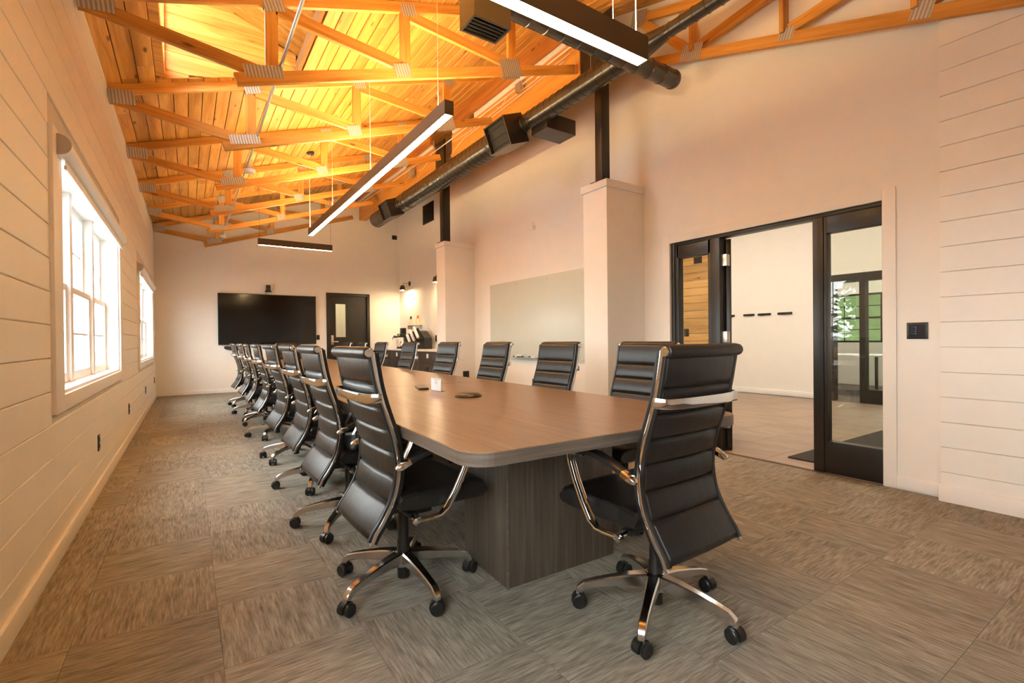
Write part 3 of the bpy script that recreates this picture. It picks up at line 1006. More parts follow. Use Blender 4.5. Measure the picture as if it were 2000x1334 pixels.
# cross branch at y = 3.0
ductpart('branch_pipe', [(0.085, -1.45)] + [(0.085, -1.45 + 0.0) ] + [(r, h) for k in range(12) for r, h in ((0.085, -1.44 + 0.17 * k), (0.085, -1.288 + 0.17 * k), (0.089, -1.284 + 0.17 * k), (0.089, -1.276 + 0.17 * k))] + [(0.085, 0.62), (0.07, 0.64), (0.01, 0.645)], axis='x', centre=(0, -3.0, -0.03))
def boot(nm, b, rot=(0, 0, 0), loc=(0, 0, 0), face='-x'):
    """Sheet metal box, one side open with a frame and a dark grille inside."""
    x0, x1, y0, y1, z0, z1 = b
    t = 0.016
    bm = BM()
    if face == '-x':
        box(bm, x0, x1, y0, y1, z0, z0 + t); box(bm, x0, x1, y0, y1, z1 - t, z1)
        box(bm, x0, x1, y0, y0 + t, z0 + t, z1 - t); box(bm, x0, x1, y1 - t, y1, z0 + t, z1 - t)
    else:
        box(bm, x0, x0 + t, y0, y1, z0, z1); box(bm, x1 - t, x1, y0, y1, z0, z1)
        box(bm, x0 + t, x1 - t, y0, y0 + t, z0, z1); box(bm, x0 + t, x1 - t, y1 - t, y1, z0, z1)
        box(bm, x0 + t, x1 - t, y0 + t, y1 - t, z1 - t, z1)
    o = obj(nm, bm, M['duct'], duct, loc, rot)
    if face == '-x':
        bobj('grille', (x0 + 0.05, x0 + 0.055, y0 + t, y1 - t, z0 + t, z1 - t), M['ductin'], o)
        n = 3
        for k in range(n):
            zz = z0 + t + (z1 - z0 - 2 * t) * (k + 0.5) / n
            bobj('grille_bar', (x0 + 0.035, x0 + 0.049, y0 + t, y1 - t, zz - 0.002, zz + 0.002), M['ductin'], o)
    else:
        bobj('grille', (x0 + t, x1 - t, y0 + t, y1 - t, z0 + 0.05, z0 + 0.055), M['ductin'], o)
        n = 5
        for k in range(n):
            yy_ = y0 + t + (y1 - y0 - 2 * t) * (k + 0.5) / n
            bobj('grille_bar', (x0 + t, x1 - t, yy_ - 0.002, yy_ + 0.002, z0 + 0.012, z0 + 0.04), M['ductin'], o)
    return o
boot('supply_boot', (-0.25, 0.02, -0.22, 0.22, -0.165, 0.165), (0, R(-20), 0), (-0.02, -1.18, -0.04))
boot('supply_boot', (-0.25, 0.02, -0.22, 0.22, -0.155, 0.155), (0, R(-20), 0), (-0.02, 2.75, -0.03))
bobj('supply_boot', (0.03, 0.45, -1.77, -1.48, -0.165, 0.005), M['duct'], duct)
boot('supply_boot', (-1.67, -1.37, -3.15, -2.94, -0.315, 0.10), face='-z')
for y in (-2.4, -0.3, 1.6, 3.3):
    bm = BM()
    for s in (-1, 1):
        sweep(bm, [(s * 0.10, y, 0.10), (s * 0.10, y, 0.62)], 0.0025, seg=5)
    obj('hanger_wire', bm, M['galv'], duct)

# ------------------------------------------------------------------ pendant lamps
def make_lamp(cx, cy, z0, length, along, hh, ww, label, drops, dropmat, cord=None):
    r = tag(root('pendant_light', (cx, cy, z0), 0 if along == 'x' else PI / 2), label, 'lamp', 'black linear pendant lamps')
    L = length / 2
    t = 0.006
    bm = BM()
    box(bm, -L, L, -ww / 2, -ww / 2 + t, 0, hh)
    box(bm, -L, L, ww / 2 - t, ww / 2, 0, hh)
    box(bm, -L, -L + t, -ww / 2 + t, ww / 2 - t, 0, hh)
    box(bm, L - t, L, -ww / 2 + t, ww / 2 - t, 0, hh)
    box(bm, -L + t, L - t, -ww / 2 + t, ww / 2 - t, 0.025, hh - 0.025)
    obj('housing', bm, M['lampbody'], r)
    bobj('lower_diffuser', (-L + t, L - t, -ww / 2 + t, ww / 2 - t, 0.001, 0.012), M['lampdown'], r)
    bobj('upper_diffuser', (-L + t, L - t, -ww / 2 + t, ww / 2 - t, hh - 0.012, hh - 0.002), M['lampup'], r)
    for d in drops:
        wx = cx + d if along == 'x' else cx
        wy_ = cy if along == 'x' else cy + d
        zt_ = roof_z(wx, wy_) - z0 - 0.005
        bm = BM()
        sweep(bm, [(d, 0, hh - 0.02), (d, 0, zt_)], 0.0022, seg=5)
        obj('suspension_cable', bm, dropmat, r)
    if cord is not None:
        d = cord
        wx = cx + d if along == 'x' else cx
        wy_ = cy if along == 'x' else cy + d
        zt_ = roof_z(wx, wy_) - z0
        bm = BM()
        sweep(bm, [(d + 0.02, 0.012, hh - 0.02), (d + 0.02, 0.012, zt_ * 0.6), (d + 0.025, 0.0, zt_ - 0.05), (d + 0.0, 0, zt_ - 0.01)], 0.004, seg=6)
        obj('power_cord', bm, M['blackplastic'] if dropmat is not M['wire'] else M['wire'], r)
        bm = BM()
        lathe(bm, [(0.055, zt_ - 0.035), (0.06, zt_ - 0.03), (0.06, zt_ + 0.01), (0.02, zt_ + 0.012)], (d, 0, 0), 'z', 16)
        obj('canopy', bm, M['blackmetal'], r, smooth=True)
    return r
make_lamp(1.655, 5.78, 2.80, 4.98, 'y', 0.108, 0.075, 'long black linear pendant lamp hanging lengthwise over the table', (-2.3, -0.6, 1.05), M['wire'], 2.44)
make_lamp(1.655, 9.50, 2.80, 1.25, 'x', 0.112, 0.075, 'short black linear pendant lamp crosswise in front of the screen wall', (-0.6, 0.6), M['blackplastic'])
make_lamp(1.60, 2.03, 2.80, 1.512, 'x', 0.142, 0.088, 'black linear pendant lamp crosswise at the near end, cut by the top edge', (-0.6, 0.5), M['wire'], 0.69)

# ------------------------------------------------------------------ conference table
TA = -0.022           # the table stands slightly askew to the walls
TC = Vector((1.403, 1.262, 0))
table = tag(root('conference_table', TC, TA), 'long brown wood-grain conference table on panel pedestals', 'table')
TW, TL, TZ, TT = 0.70, 9.05, 0.75, 0.046
nsec = 4
def top_section(k):
    ya, yb = k * TL / nsec + 0.0008, (k + 1) * TL / nsec - 0.0008
    r = 0.10
    pts = []
    if k == 0:
        pts += [(-TW + r - r * math.cos(R(a)), ya + r - r * math.sin(R(a))) for a in range(0, 91, 10)]
        pts += [(TW - r + r * math.sin(R(a)), ya + r - r * math.cos(R(a))) for a in range(0, 91, 10)]
    else:
        pts += [(-TW, ya), (TW, ya)]
    if k == nsec - 1:
        pts += [(TW - r + r * math.cos(R(a)), yb - r + r * math.sin(R(a))) for a in range(0, 91, 10)]
        pts += [(-TW + r - r * math.sin(R(a)), yb - r + r * math.cos(R(a))) for a in range(0, 91, 10)]
    else:
        pts += [(TW, yb), (-TW, yb)]
    bm = BM()
    n = len(pts)
    e = 0.0025
    def ring(sc, z):
        cxm, cym = 0, (ya + yb) / 2
        return [bm.verts.new((x - (sc if x > 0 else -sc), y - (sc if y > cym else -sc), z)) for x, y in pts]
    rings = [ring(0, TZ - TT), ring(0, TZ - e), ring(e, TZ)]
    f0 = bm.faces.new(rings[0]); f1 = bm.faces.new(rings[2])
    f0.material_index = 1
    for a, b in zip(rings, rings[1:]):
        for j in range(n):
            f = bm.faces.new([a[j], a[(j + 1) % n], b[(j + 1) % n], b[j]])
            f.material_index = 1 if a is rings[0] else 0
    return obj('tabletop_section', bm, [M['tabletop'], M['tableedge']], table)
for k in range(nsec):
    top_section(k)
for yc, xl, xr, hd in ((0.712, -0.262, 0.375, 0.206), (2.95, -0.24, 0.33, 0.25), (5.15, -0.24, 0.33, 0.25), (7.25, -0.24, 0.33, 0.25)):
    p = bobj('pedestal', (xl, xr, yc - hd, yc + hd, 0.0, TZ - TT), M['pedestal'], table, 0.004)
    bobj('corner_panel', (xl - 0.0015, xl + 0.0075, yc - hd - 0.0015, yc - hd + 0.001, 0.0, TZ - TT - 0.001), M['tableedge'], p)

puck = tag(root('speaker_puck', (1.428, 2.62, 0.75)), 'flat round bronze-coloured conference puck on the table', 'speaker')
bm = BM()
lathe(bm, [(0.075, 0.0), (0.082, 0.006), (0.078, 0.014), (0.062, 0.023), (0.03, 0.026), (0.005, 0.0265)], seg=28)
obj('shell', bm, plain('bronze_plastic', (0.075, 0.052, 0.036), 0.28, metal=0.3), puck, smooth=True)
bm = BM()
lathe(bm, [(0.078, 0.0), (0.083, 0.002), (0.083, 0.006), (0.078, 0.007)], seg=28)
obj('base_ring', bm, M['blackplastic'], puck, smooth=True)
rem = tag(root('remote_control', (1.40, 3.27, 0.75), R(-16)), 'slim dark remote lying on the table behind the white card', 'remote')
bobj('body', (-0.035, 0.035, -0.12, 0.12, 0.0, 0.014), M['blackplastic'], rem, 0.004)
bobj('key_plate', (-0.026, 0.026, -0.10, 0.06, 0.014, 0.0152), plain('bronze_panel', (0.10, 0.065, 0.04), 0.3), rem)
card = tag(root('sign_holder', (1.405, 3.03, 0.75), R(-86)), 'clear upright holder with a white card standing on the table', 'sign')
bobj('acrylic_back', (-0.080, 0.080, 0.0035, 0.006, 0.0, 0.090), M['clearplastic'], card)
bobj('acrylic_foot', (-0.080, 0.080, -0.006, 0.030, 0.0, 0.003), M['clearplastic'], card)
pc = bobj('card', (-0.076, 0.060, 0.0, 0.0025, 0.004, 0.087), M['paper'], card)
bm = BM()
ro, ri = [], []
for k in range(20):
    an = 2 * PI * k / 20
    ro.append(bm.verts.new((-0.005 + 0.017 * math.cos(an), -0.0006, 0.062 + 0.011 * math.sin(an))))
    ri.append(bm.verts.new((-0.005 + 0.012 * math.cos(an), -0.0006, 0.062 + 0.0075 * math.sin(an))))
for k in range(20):
    bm.faces.new([ro[k], ro[(k + 1) % 20], ri[(k + 1) % 20], ri[k]])
obj('ring_emblem', bm, M['greyprint'], pc)
bobj('printed_line', (-0.045, 0.045, -0.0006, 0.0, 0.079, 0.0815), M['greyprint'], pc)
bobj('printed_line', (-0.015, 0.012, -0.0006, 0.0, 0.044, 0.0455), M['greyprint'], pc)

# ------------------------------------------------------------------ office chairs
KN = [(1.065, -0.212), (0.985, -0.200), (0.91, -0.186), (0.825, -0.162), (0.72, -0.128), (0.60, -0.108), (0.49, -0.122), (0.40, -0.165), (0.31, -0.224)]
def prof_y(z):
    for (za, ya), (zb_, yb_) in zip(KN, KN[1:]):
        if za >= z >= zb_:
            i = KN.index((za, ya))
            p0 = KN[max(0, i - 1)]; p3 = KN[min(len(KN) - 1, i + 2)]
            t = (za - z) / (za - zb_)
            y0, y1, y2, y3 = p0[1], ya, yb_, p3[1]
            return 0.5 * (2 * y1 + (y2 - y0) * t + (2 * y0 - 5 * y1 + 4 * y2 - y3) * t * t + (3 * y1 - y0 - 3 * y2 + y3) * t ** 3)
    return KN[0][1] if z > KN[0][0] else KN[-1][1]

def chair_meshes():
    D = {}
    # ---- padded back: horizontal channels front and rear
    grooves = [0.925, 0.835, 0.74, 0.645, 0.545, 0.445]
    zs = []
    edges = [1.06] + grooves + [0.315]
    for a, b in zip(edges, edges[1:]):
        for t in (0.0, 0.06, 0.16, 0.5, 0.84, 0.94):
            zs.append((a + (b - a) * t, t))
    zs.append((0.315, 0.0))
    bm = BM()
    xs = [-0.214, -0.206, -0.12, 0.0, 0.12, 0.206, 0.214]
    F, B = [], []
    for z, t in zs:
        puff = {0.0: 0.0, 0.06: 0.0095, 0.16: 0.0135, 0.5: 0.0155, 0.84: 0.0135, 0.94: 0.0095}[t]
        dzp = 0.004
        ty = (prof_y(min(1.06, z + dzp)) - prof_y(max(0.311, z - dzp))) / (min(1.06, z + dzp) - max(0.311, z - dzp))
        nrm = Vector((0, 1, -ty)).normalized()
        fr, bk = [], []
        for x in xs:
            ed = 1.0 if abs(x) < 0.2 else (0.75 if abs(x) < 0.21 else 0.0)
            hug = 0.012 * (abs(x) / 0.222) ** 2
            tk = 0.011 + puff * ed
            c = Vector((x, prof_y(z) + hug * 0.6, z))
            fr.append(bm.verts.new(c + nrm * tk))
            bk.append(bm.verts.new(c - nrm * tk))
        F.append(fr); B.append(bk)
    for G in (F, B):
        for r0, r1 in zip(G, G[1:]):
            for j in range(len(xs) - 1):
                bm.faces.new([r0[j], r0[j + 1], r1[j + 1], r1[j]])
    for j in (0, len(xs) - 1):
        for k in range(len(zs) - 1):
            bm.faces.new([F[k][j], F[k + 1][j], B[k + 1][j], B[k][j]])
    for k in (0, len(zs) - 1):
        for j in range(len(xs) - 1):
            bm.faces.new([F[k][j], F[k][j + 1], B[k][j + 1], B[k][j]])
    D['back_pad'] = mesh_of('back_pad', bm, M['leather'], True)
    # ---- rolled top
    bm = BM()
    lathe(bm, [(0.012, -0.228), (0.022, -0.224), (0.025, -0.2), (0.025, 0.2), (0.022, 0.224), (0.012, 0.228)], (0, -0.226, 1.052), 'x', 16)
    D['top_roll'] = mesh_of('top_roll', bm, M['leather'], True)
    for s in (-1, 1):
        # leather welt and chrome rail down each edge
        zz = [1.05 - (1.05 - 0.312) * k / 22 for k in range(23)]
        bm = BM()
        sweep(bm, [(s * 0.2205, prof_y(z) + 0.004, z) for z in zz], 0.0075, 0.020, rect=True)
        D['edge_welt', s] = mesh_of('edge_welt', bm, M['leather'], True)
        bm = BM()
        sweep(bm, [(s * 0.2295, prof_y(z) - 0.002, z) for z in [1.055] + zz[1:-1] + [0.304]], 0.0045, 0.0075, rect=True)
        D['side_rail', s] = mesh_of('side_rail', bm, M['chrome'], True)
        bm = BM()
        lathe(bm, [(0.004, 0.0), (0.016, 0.001), (0.018, 0.004), (0.016, 0.008), (0.004, 0.009)], (0, -0.226, 1.052), 'x', 18)
        for v in bm.verts:
            v.co.x = s * (0.2285 + v.co.x)
        D['rail_cap', s] = mesh_of('rail_cap', bm, M['chrome'], True)
        # arm frame: twin chrome tubes, then a curved pad
        bm = BM()
        path = [(-0.075, 0.388), (0.0, 0.384), (0.045, 0.386), (0.075, 0.410), (0.115, 0.470), (0.155, 0.545), (0.18, 0.605), (0.19, 0.640), (0.17, 0.652), (0.10, 0.656)]
        for off in (-0.013, 0.013):
            sweep(bm, [(s * (0.285 + off * (1 if y > 0.05 else 0.55)), y, z) for y, z in path], 0.0075, 0.0075, seg=8)
        sweep(bm, [(s * 0.24, -0.055, 0.392), (s * 0.295, -0.055, 0.388)], 0.012, seg=8)
        lathe(bm, [(0.003, 0.0), (0.013, 0.001), (0.013, 0.008), (0.003, 0.011)], (s * 0.302 - 0.005, -0.072, 0.388), 'x', 12)
        D['arm_frame', s] = mesh_of('arm_frame', bm, M['chrome'], True)
        bm = BM()
        pp = [(0.195, 0.648), (0.15, 0.663), (0.09, 0.670), (0.03, 0.664), (-0.04, 0.644), (-0.09, 0.623)]
        sweep(bm, [(s * 0.285, y, z) for y, z in pp], [0.008, 0.011, 0.012, 0.012, 0.011, 0.011], [0.020, 0.023, 0.024, 0.023, 0.021, 0.019], rect=True)
        D['arm_pad', s] = mesh_of('arm_pad', bm, M['blackplastic'], True)
        bm = BM()
        sweep(bm, [(s * 0.285, y, z) for y, z in ((-0.088, 0.6235), (-0.115, 0.611), (-0.137, 0.600), (-0.143, 0.597))], [0.0115, 0.012, 0.010, 0.005], [0.0195, 0.018, 0.013, 0.006], rect=True)
        D['arm_tip', s] = mesh_of('arm_tip', bm, M['chrome'], True)
    # ---- chrome cross bar behind the head pad
    bm = BM()
    yb = prof_y(0.875)
    pts = [(-0.234, yb - 0.002, 0.875), (-0.228, yb - 0.030, 0.874), (-0.205, yb - 0.052, 0.873), (-0.1, yb - 0.060, 0.872), (0, yb - 0.062, 0.872),
           (0.1, yb - 0.060, 0.872), (0.205, yb - 0.052, 0.873), (0.228, yb - 0.030, 0.874), (0.234, yb - 0.002, 0.875)]
    sweep(bm, pts, 0.018, 0.006, rect=True)
    D['cross_bar'] = mesh_of('cross_bar', bm, M['chrome'], True)
    # ---- seat cushion with channels and waterfall front
    bm = BM()
    ys_ = [-0.115, -0.105, -0.04, -0.03, 0.05, 0.06, 0.14, 0.15, 0.23, 0.272, 0.290, 0.296]
    top = [0.462, 0.478, 0.487, 0.481, 0.489, 0.483, 0.490, 0.484, 0.490, 0.484, 0.466, 0.450]
    bot = [0.435, 0.412, 0.404, 0.404, 0.404, 0.404, 0.404, 0.404, 0.404, 0.405, 0.414, 0.428]
    xs2 = [-0.25, -0.24, -0.2, 0.0, 0.2, 0.24, 0.25]
    A, Bt = [], []
    for y, zt_, zb2 in zip(ys_, top, bot):
        ra, rb = [], []
        for x in xs2:
            k = abs(x) / 0.25
            dip = 0.0 if k < 0.9 else (0.004 if k < 0.98 else 0.016)
            md = (zt_ + zb2) / 2
            ra.append(bm.verts.new((x, y, max(md, zt_ - dip))))
            rb.append(bm.verts.new((x, y, min(md, zb2 + dip * 0.8))))
        A.append(ra); Bt.append(rb)
    for G in (A, Bt):
        for r0, r1 in zip(G, G[1:]):
            for j in range(6):
                bm.faces.new([r0[j], r0[j + 1], r1[j + 1], r1[j]])
    for j in (0, 6):
        for k in range(len(ys_) - 1):
            bm.faces.new([A[k][j], A[k + 1][j], Bt[k + 1][j], Bt[k][j]])
    for k in (0, len(ys_) - 1):
        for j in range(6):
            bm.faces.new([A[k][j], A[k][j + 1], Bt[k][j + 1], Bt[k][j]])
    D['seat'] = mesh_of('seat', bm, M['leather'], True)
    # ---- tilt mechanism
    bm = BM()
    box(bm, -0.09, 0.09, -0.15, 0.13, 0.355, 0.404, bev=0.008)
    box(bm, -0.235, 0.235, -0.07, -0.03, 0.378, 0.398, bev=0.004)
    box(bm, -0.05, 0.05, -0.16, -0.12, 0.33, 0.40, bev=0.006)
    box(bm, -0.03, 0.03, 0.05, 0.13, 0.31, 0.36, bev=0.008)
    D['tilt_mechanism'] = mesh_of('tilt_mechanism', bm, M['blackplastic'], True)
    bm = BM()
    lathe(bm, [(0.02, 0.03), (0.028, 0.035), (0.028, 0.20), (0.024, 0.21), (0.024, 0.36)], seg=16)
    D['gas_lift'] = mesh_of('gas_lift', bm, M['blackplastic'], True)
    bm = BM()
    lathe(bm, [(0.03, 0.088), (0.044, 0.092), (0.046, 0.15), (0.036, 0.158), (0.029, 0.158)], seg=20)
    D['base_hub'] = mesh_of('base_hub', bm, M['alu'], True)
    # ---- base leg along +X
    bm = BM()
    pts = [(0.030, 0, 0.128), (0.10, 0, 0.124), (0.18, 0, 0.113), (0.245, 0, 0.101), (0.280, 0, 0.091), (0.300, 0, 0.076), (0.306, 0, 0.060), (0.307, 0, 0.052)]
    sweep(bm, pts, [0.027, 0.0235, 0.019, 0.016, 0.0155, 0.015, 0.0135, 0.012], [0.025, 0.022, 0.018, 0.016, 0.0155, 0.015, 0.0135, 0.012], rect=True)
    D['base_leg'] = mesh_of('base_leg', bm, M['alu'], True)
    # ---- caster
    bm = BM()
    prof = [(0.031 * math.cos(R(a)), 0.028 + 0.031 * math.sin(R(a))) for a in range(-20, 201, 20)]
    prism(bm, [(p[0], p[1]) for p in prof], 'x', -0.010, 0.010)
    lathe(bm, [(0.006, 0.05), (0.011, 0.055), (0.010, 0.066)], seg=10)
    D['caster_hood'] = mesh_of('caster_hood', bm, M['blackplastic'], True)
    bm = BM()
    lathe(bm, [(0.005, 0.0), (0.022, 0.001), (0.0265, 0.004), (0.0275, 0.010), (0.0275, 0.016), (0.024, 0.019), (0.018, 0.0175), (0.005, 0.0185)], (0, 0, 0.0275), 'x', 18)
    D['wheel'] = mesh_of('wheel', bm, M['blackplastic'], True)
    return D

CH = chair_meshes()
GROUPC = 'black leather chairs around the conference table'
def make_chair(x, y, face, label, base_rot=0.0, seed=0):
    """face = direction the sitter looks at, degrees counter-clockwise from +X."""
    rnd = random.Random(seed)
    c = tag(root('office_chair', (x, y, 0), R(face - 90)), label, 'chair', GROUPC)
    obj('seat', CH['seat'], None, c)
    b = obj('backrest', CH['back_pad'], None, c)
    obj('top_roll', CH['top_roll'], None, b)
    for s in (-1, 1):
        obj('edge_welt', CH['edge_welt', s], None, b)
        obj('side_rail', CH['side_rail', s], None, c)['label'] = 'chrome rail down the back edge'
        obj('rail_cap', CH['rail_cap', s], None, c)
        a = obj('arm_frame', CH['arm_frame', s], None, c)
        obj('arm_pad', CH['arm_pad', s], None, a)
        obj('arm_tip', CH['arm_tip', s], None, a)
    obj('cross_bar', CH['cross_bar'], None, c)['label'] = 'chrome bar across the back'
    obj('tilt_mechanism', CH['tilt_mechanism'], None, c)
    obj('gas_lift', CH['gas_lift'], None, c)
    obj('base_hub', CH['base_hub'], None, c)
    for k in range(5):
        a = R(base_rot + 72 * k) - R(face - 90)
        obj('base_leg', CH['base_leg'], None, c, (0, 0, 0), (0, 0, a))
        ca = obj('caster', CH['caster_hood'], None, c, (0.307 * math.cos(a), 0.307 * math.sin(a), 0), (0, 0, rnd.uniform(0, 2 * PI)))
        obj('wheel', CH['wheel'], None, ca, (0.0095, 0, 0), (0, 0, 0))
        obj('wheel', CH['wheel'], None, ca, (-0.0095, 0, 0), (0, 0, PI))
    return c

ORD = ['nearest to the camera', 'second from the near end', 'third from the near end', 'fourth from the near end', 'fifth from the near end',
       'sixth from the near end', 'seventh from the near end', 'farthest from the camera']
LEFT = [(0.797, 2.088, 1.5, -158), (0.802, 2.99, 1, 160), (0.835, 3.95, 1, 174), (0.84, 4.96, 2, 150), (0.855, 6.24, 0, 166), (0.86, 7.33, -3, 140), (0.865, 8.40, 1, 165), (0.85, 9.55, 2, 150)]
for i, (x, y, f, br) in enumerate(LEFT):
    make_chair(x, y, f, f'black ribbed leather office chair on the window side, {ORD[i]}', br, 10 + i)
RIGHT = [2.11, 2.99, 3.93, 4.95, 6.11, 7.27, 8.28, 9.20]
for i, y in enumerate(RIGHT):
    make_chair(2.25, y, 180 + (0, 1, -1, 2, 0, 1, -2, 0)[i], f'black ribbed leather office chair on the glass board side, {ORD[i]}', 20 + 13 * i, 30 + i)
make_chair(1.555, 1.297, 92.0, 'black ribbed leather office chair at the near head of the table, back turned', -5, 50)
make_chair(1.72, 10.68, 270, 'black ribbed leather office chair at the far head of the table below the screen', 10, 51)

# ------------------------------------------------------------------ back wall: screen, camera, door
tv = tag(root('television', (1.532, YB - 0.002, 1.60)), 'large black wall-mounted screen on the back wall', 'television')
bobj('bezel', (-1.0, 1.0, -0.055, -0.012, -0.565, 0.565), M['blackplastic'], tv, 0.004)
bobj('screen', (-0.988, 0.988, -0.0575, -0.055, -0.550, 0.553), M['screen'], tv)
bobj('wall_bracket', (-0.3, 0.3, -0.013, 0.0, -0.2, 0.2), M['blackmetal'], tv)
vc = tag(root('video_camera', (1.515, YB, 2.235)), 'small black conference camera mounted above the screen', 'camera')
bobj('shelf', (-0.07, 0.07, -0.10, 0.0, -0.012, 0.0), M['blackplastic'], vc, 0.003)
bm = BM()
lathe(bm, [(0.06, 0.0), (0.066, 0.006), (0.062, 0.02), (0.03, 0.025)], (0, -0.06, 0), seg=18)
obj('base', bm, M['blackplastic'], vc, smooth=True)
bobj('head', (-0.045, 0.045, -0.105, -0.02, 0.025, 0.145), M['blackplastic'], vc, 0.012)
bm = BM()
lathe(bm, [(0.02, -0.02), (0.024, -0.018), (0.024, 0.0), (0.01, 0.0)], (0, -0.105, 0.095), 'y', 14)
obj('lens', bm, M['screen'], vc, smooth=True)
cable('cord', [(-0.01, -0.02, 0.0), (-0.03, -0.03, -0.03), (-0.06, -0.02, -0.07)], 0.004, M['blackplastic'], vc)
sb = tag(root('wall_speaker', (0.74, YB, 0.975)), 'dark rounded speaker on the wall below the left end of the screen', 'speaker')
bm = BM()
sweep(bm, [(-0.10, -0.05, 0.01), (-0.06, -0.05, -0.0), (0.08, -0.05, -0.02), (0.22, -0.05, -0.02)], [0.02, 0.038, 0.045, 0.04], [0.02, 0.04, 0.045, 0.04], seg=12)
obj('body', bm, plain('dark_speaker_cloth', (0.03, 0.028, 0.027), 0.8), sb, smooth=True)
bobj('bracket', (-0.02, 0.1, -0.02, 0.0, -0.03, 0.03), M['blackmetal'], sb)

door1 = struct(root('door_1', ((DX0 + DX1) / 2, YB, 0)))
hw = (DX1 - DX0) / 2
fr = bobj('door_frame', (-hw - 0.035, -hw + 0.035, -0.02, 0.12, 0, DZ + 0.03), M['storefront'], door1, 0.003)
bobj('door_frame', (hw - 0.035, hw + 0.035, -0.02, 0.12, 0, DZ + 0.03), M['storefront'], door1, 0.003)
bobj('door_frame', (-hw + 0.035, hw - 0.035, -0.02, 0.12, DZ - 0.045, DZ + 0.03), M['storefront'], door1, 0.003)
bm = BM()
lx0, lx1, lz0, lz1 = 3.005 - 3.3075, 3.25 - 3.3075, 1.195, 2.01
box(bm, -hw + 0.038, lx0, 0.03, 0.075, 0.01, DZ - 0.048)
box(bm, lx1, hw - 0.038, 0.03, 0.075, 0.01, DZ - 0.048)
box(bm, lx0, lx1, 0.03, 0.075, 0.01, lz0)
box(bm, lx0, lx1, 0.03, 0.075, lz1, DZ - 0.048)
leaf = obj('door_leaf', bm, M['storefront'], door1)
bm = BM()
for b in ((lx0 - 0.02, lx0, 0.022, 0.03, lz0 - 0.02, lz1 + 0.02), (lx1, lx1 + 0.02, 0.022, 0.03, lz0 - 0.02, lz1 + 0.02), (lx0, lx1, 0.022, 0.03, lz0 - 0.02, lz0), (lx0, lx1, 0.022, 0.03, lz1, lz1 + 0.02)):
    box(bm, *b)
obj('lite_frame', bm, M['storefront'], leaf)
bobj('lite_pane', (lx0, lx1, 0.05, 0.055, lz0, lz1), M['glass'], leaf)
bm = BM()
box(bm, -hw + 0.075, -hw + 0.135, 0.018, 0.03, 1.01, 1.24, bev=0.003)
lathe(bm, [(0.018, -0.045), (0.018, 0.0)], (-hw + 0.105, 0.02, 1.08), 'y', 14)
box(bm, -hw + 0.10, -hw + 0.235, -0.035, -0.015, 1.068, 1.092, bev=0.004)
lathe(bm, [(0.014, -0.012), (0.016, 0.0)], (-hw + 0.105, 0.02, 1.19), 'y', 14)
obj('lever_handle', bm, M['brass'], leaf, smooth=True)

def plate(name, label, cat, loc, w, h, normal, group=None, mat='blackplastic', kind='duplex'):
    """Cover plate; local x = width, -y = out of the wall."""
    rz = {'-y': 0, '+x': PI / 2, '-x': -PI / 2}[normal]
    r = tag(root(name, loc, rz), label, cat, group)
    bobj('cover_plate', (-w / 2, w / 2, -0.007, 0.0, -h / 2, h / 2), M[mat], r, 0.002)
    if kind == 'duplex':
        for s in (-1, 1):
            bobj('socket_face', (-w * 0.24, w * 0.24, -0.0095, -0.007, s * h * 0.2 - h * 0.12, s * h * 0.2 + h * 0.12), M['rubber'], r, 0.001)
    elif kind == 'switch':
        bobj('rocker', (-w * 0.22, w * 0.22, -0.011, -0.007, -h * 0.28, h * 0.28), M['rubber'], r, 0.002)
    return r
G = 'black wall outlets below the windows'
for y, z, lb in ((4.69, 0.362, 'black wall outlet below the nearer window, closest to the camera'),
                 (6.89, 0.362, 'black wall outlet just past the nearer window, second along the wall'),
                 (9.41, 0.368, 'black wall outlet below the far window, third along the wall'),
                 (11.70, 0.372, 'black wall outlet near the screen wall corner, last along the wall')):
    plate('wall_outlet', lb, 'outlet', (XL, y, z), 0.075, 0.118, '+x', G)
plate('wall_outlet', 'black wall outlet low on the farther white pillar', 'outlet', (4.045, 7.497, 0.49), 0.12, 0.12, '-y')
plate('wall_outlet', 'black wall outlet under the glass board, half hidden by a chair', 'outlet', (XR, 5.75, 0.45), 0.075, 0.118, '-x')
plate('wall_outlet', 'black wall outlet low on the side of the nearer white pillar', 'outlet', (3.66, 3.83, 0.43), 0.075, 0.118, '-x')
plate('wall_outlet', 'black wall outlet above the coffee counter beside the pillar', 'outlet', (XA, 9.98, 1.14), 0.075, 0.14, '-x')
plate('wall_switch', 'small black switch on the back wall beside the screen', 'switch', (2.585, YB, 1.19), 0.07, 0.115, '-y', kind='switch')
plate('wall_box', 'small black square box high in the back corner', 'sensor', (4.51, YB, 3.79), 0.135, 0.11, '-y', kind='switch')

vent = tag(root('wall_vent', (XA, 10.33, 4.03), -PI / 2), 'black rectangular vent panel high on the wall past the far pillar', 'vent')
bobj('frame', (-0.30, 0.30, -0.012, 0.0, -0.225, 0.225), M['blackmetal'], vent, 0.003)
for k in range(9):
    z = -0.18 + 0.045 * k
    bobj('louvre', (-0.26, 0.26, -0.018, -0.012, z - 0.012, z + 0.012), M['ductin'], vent)

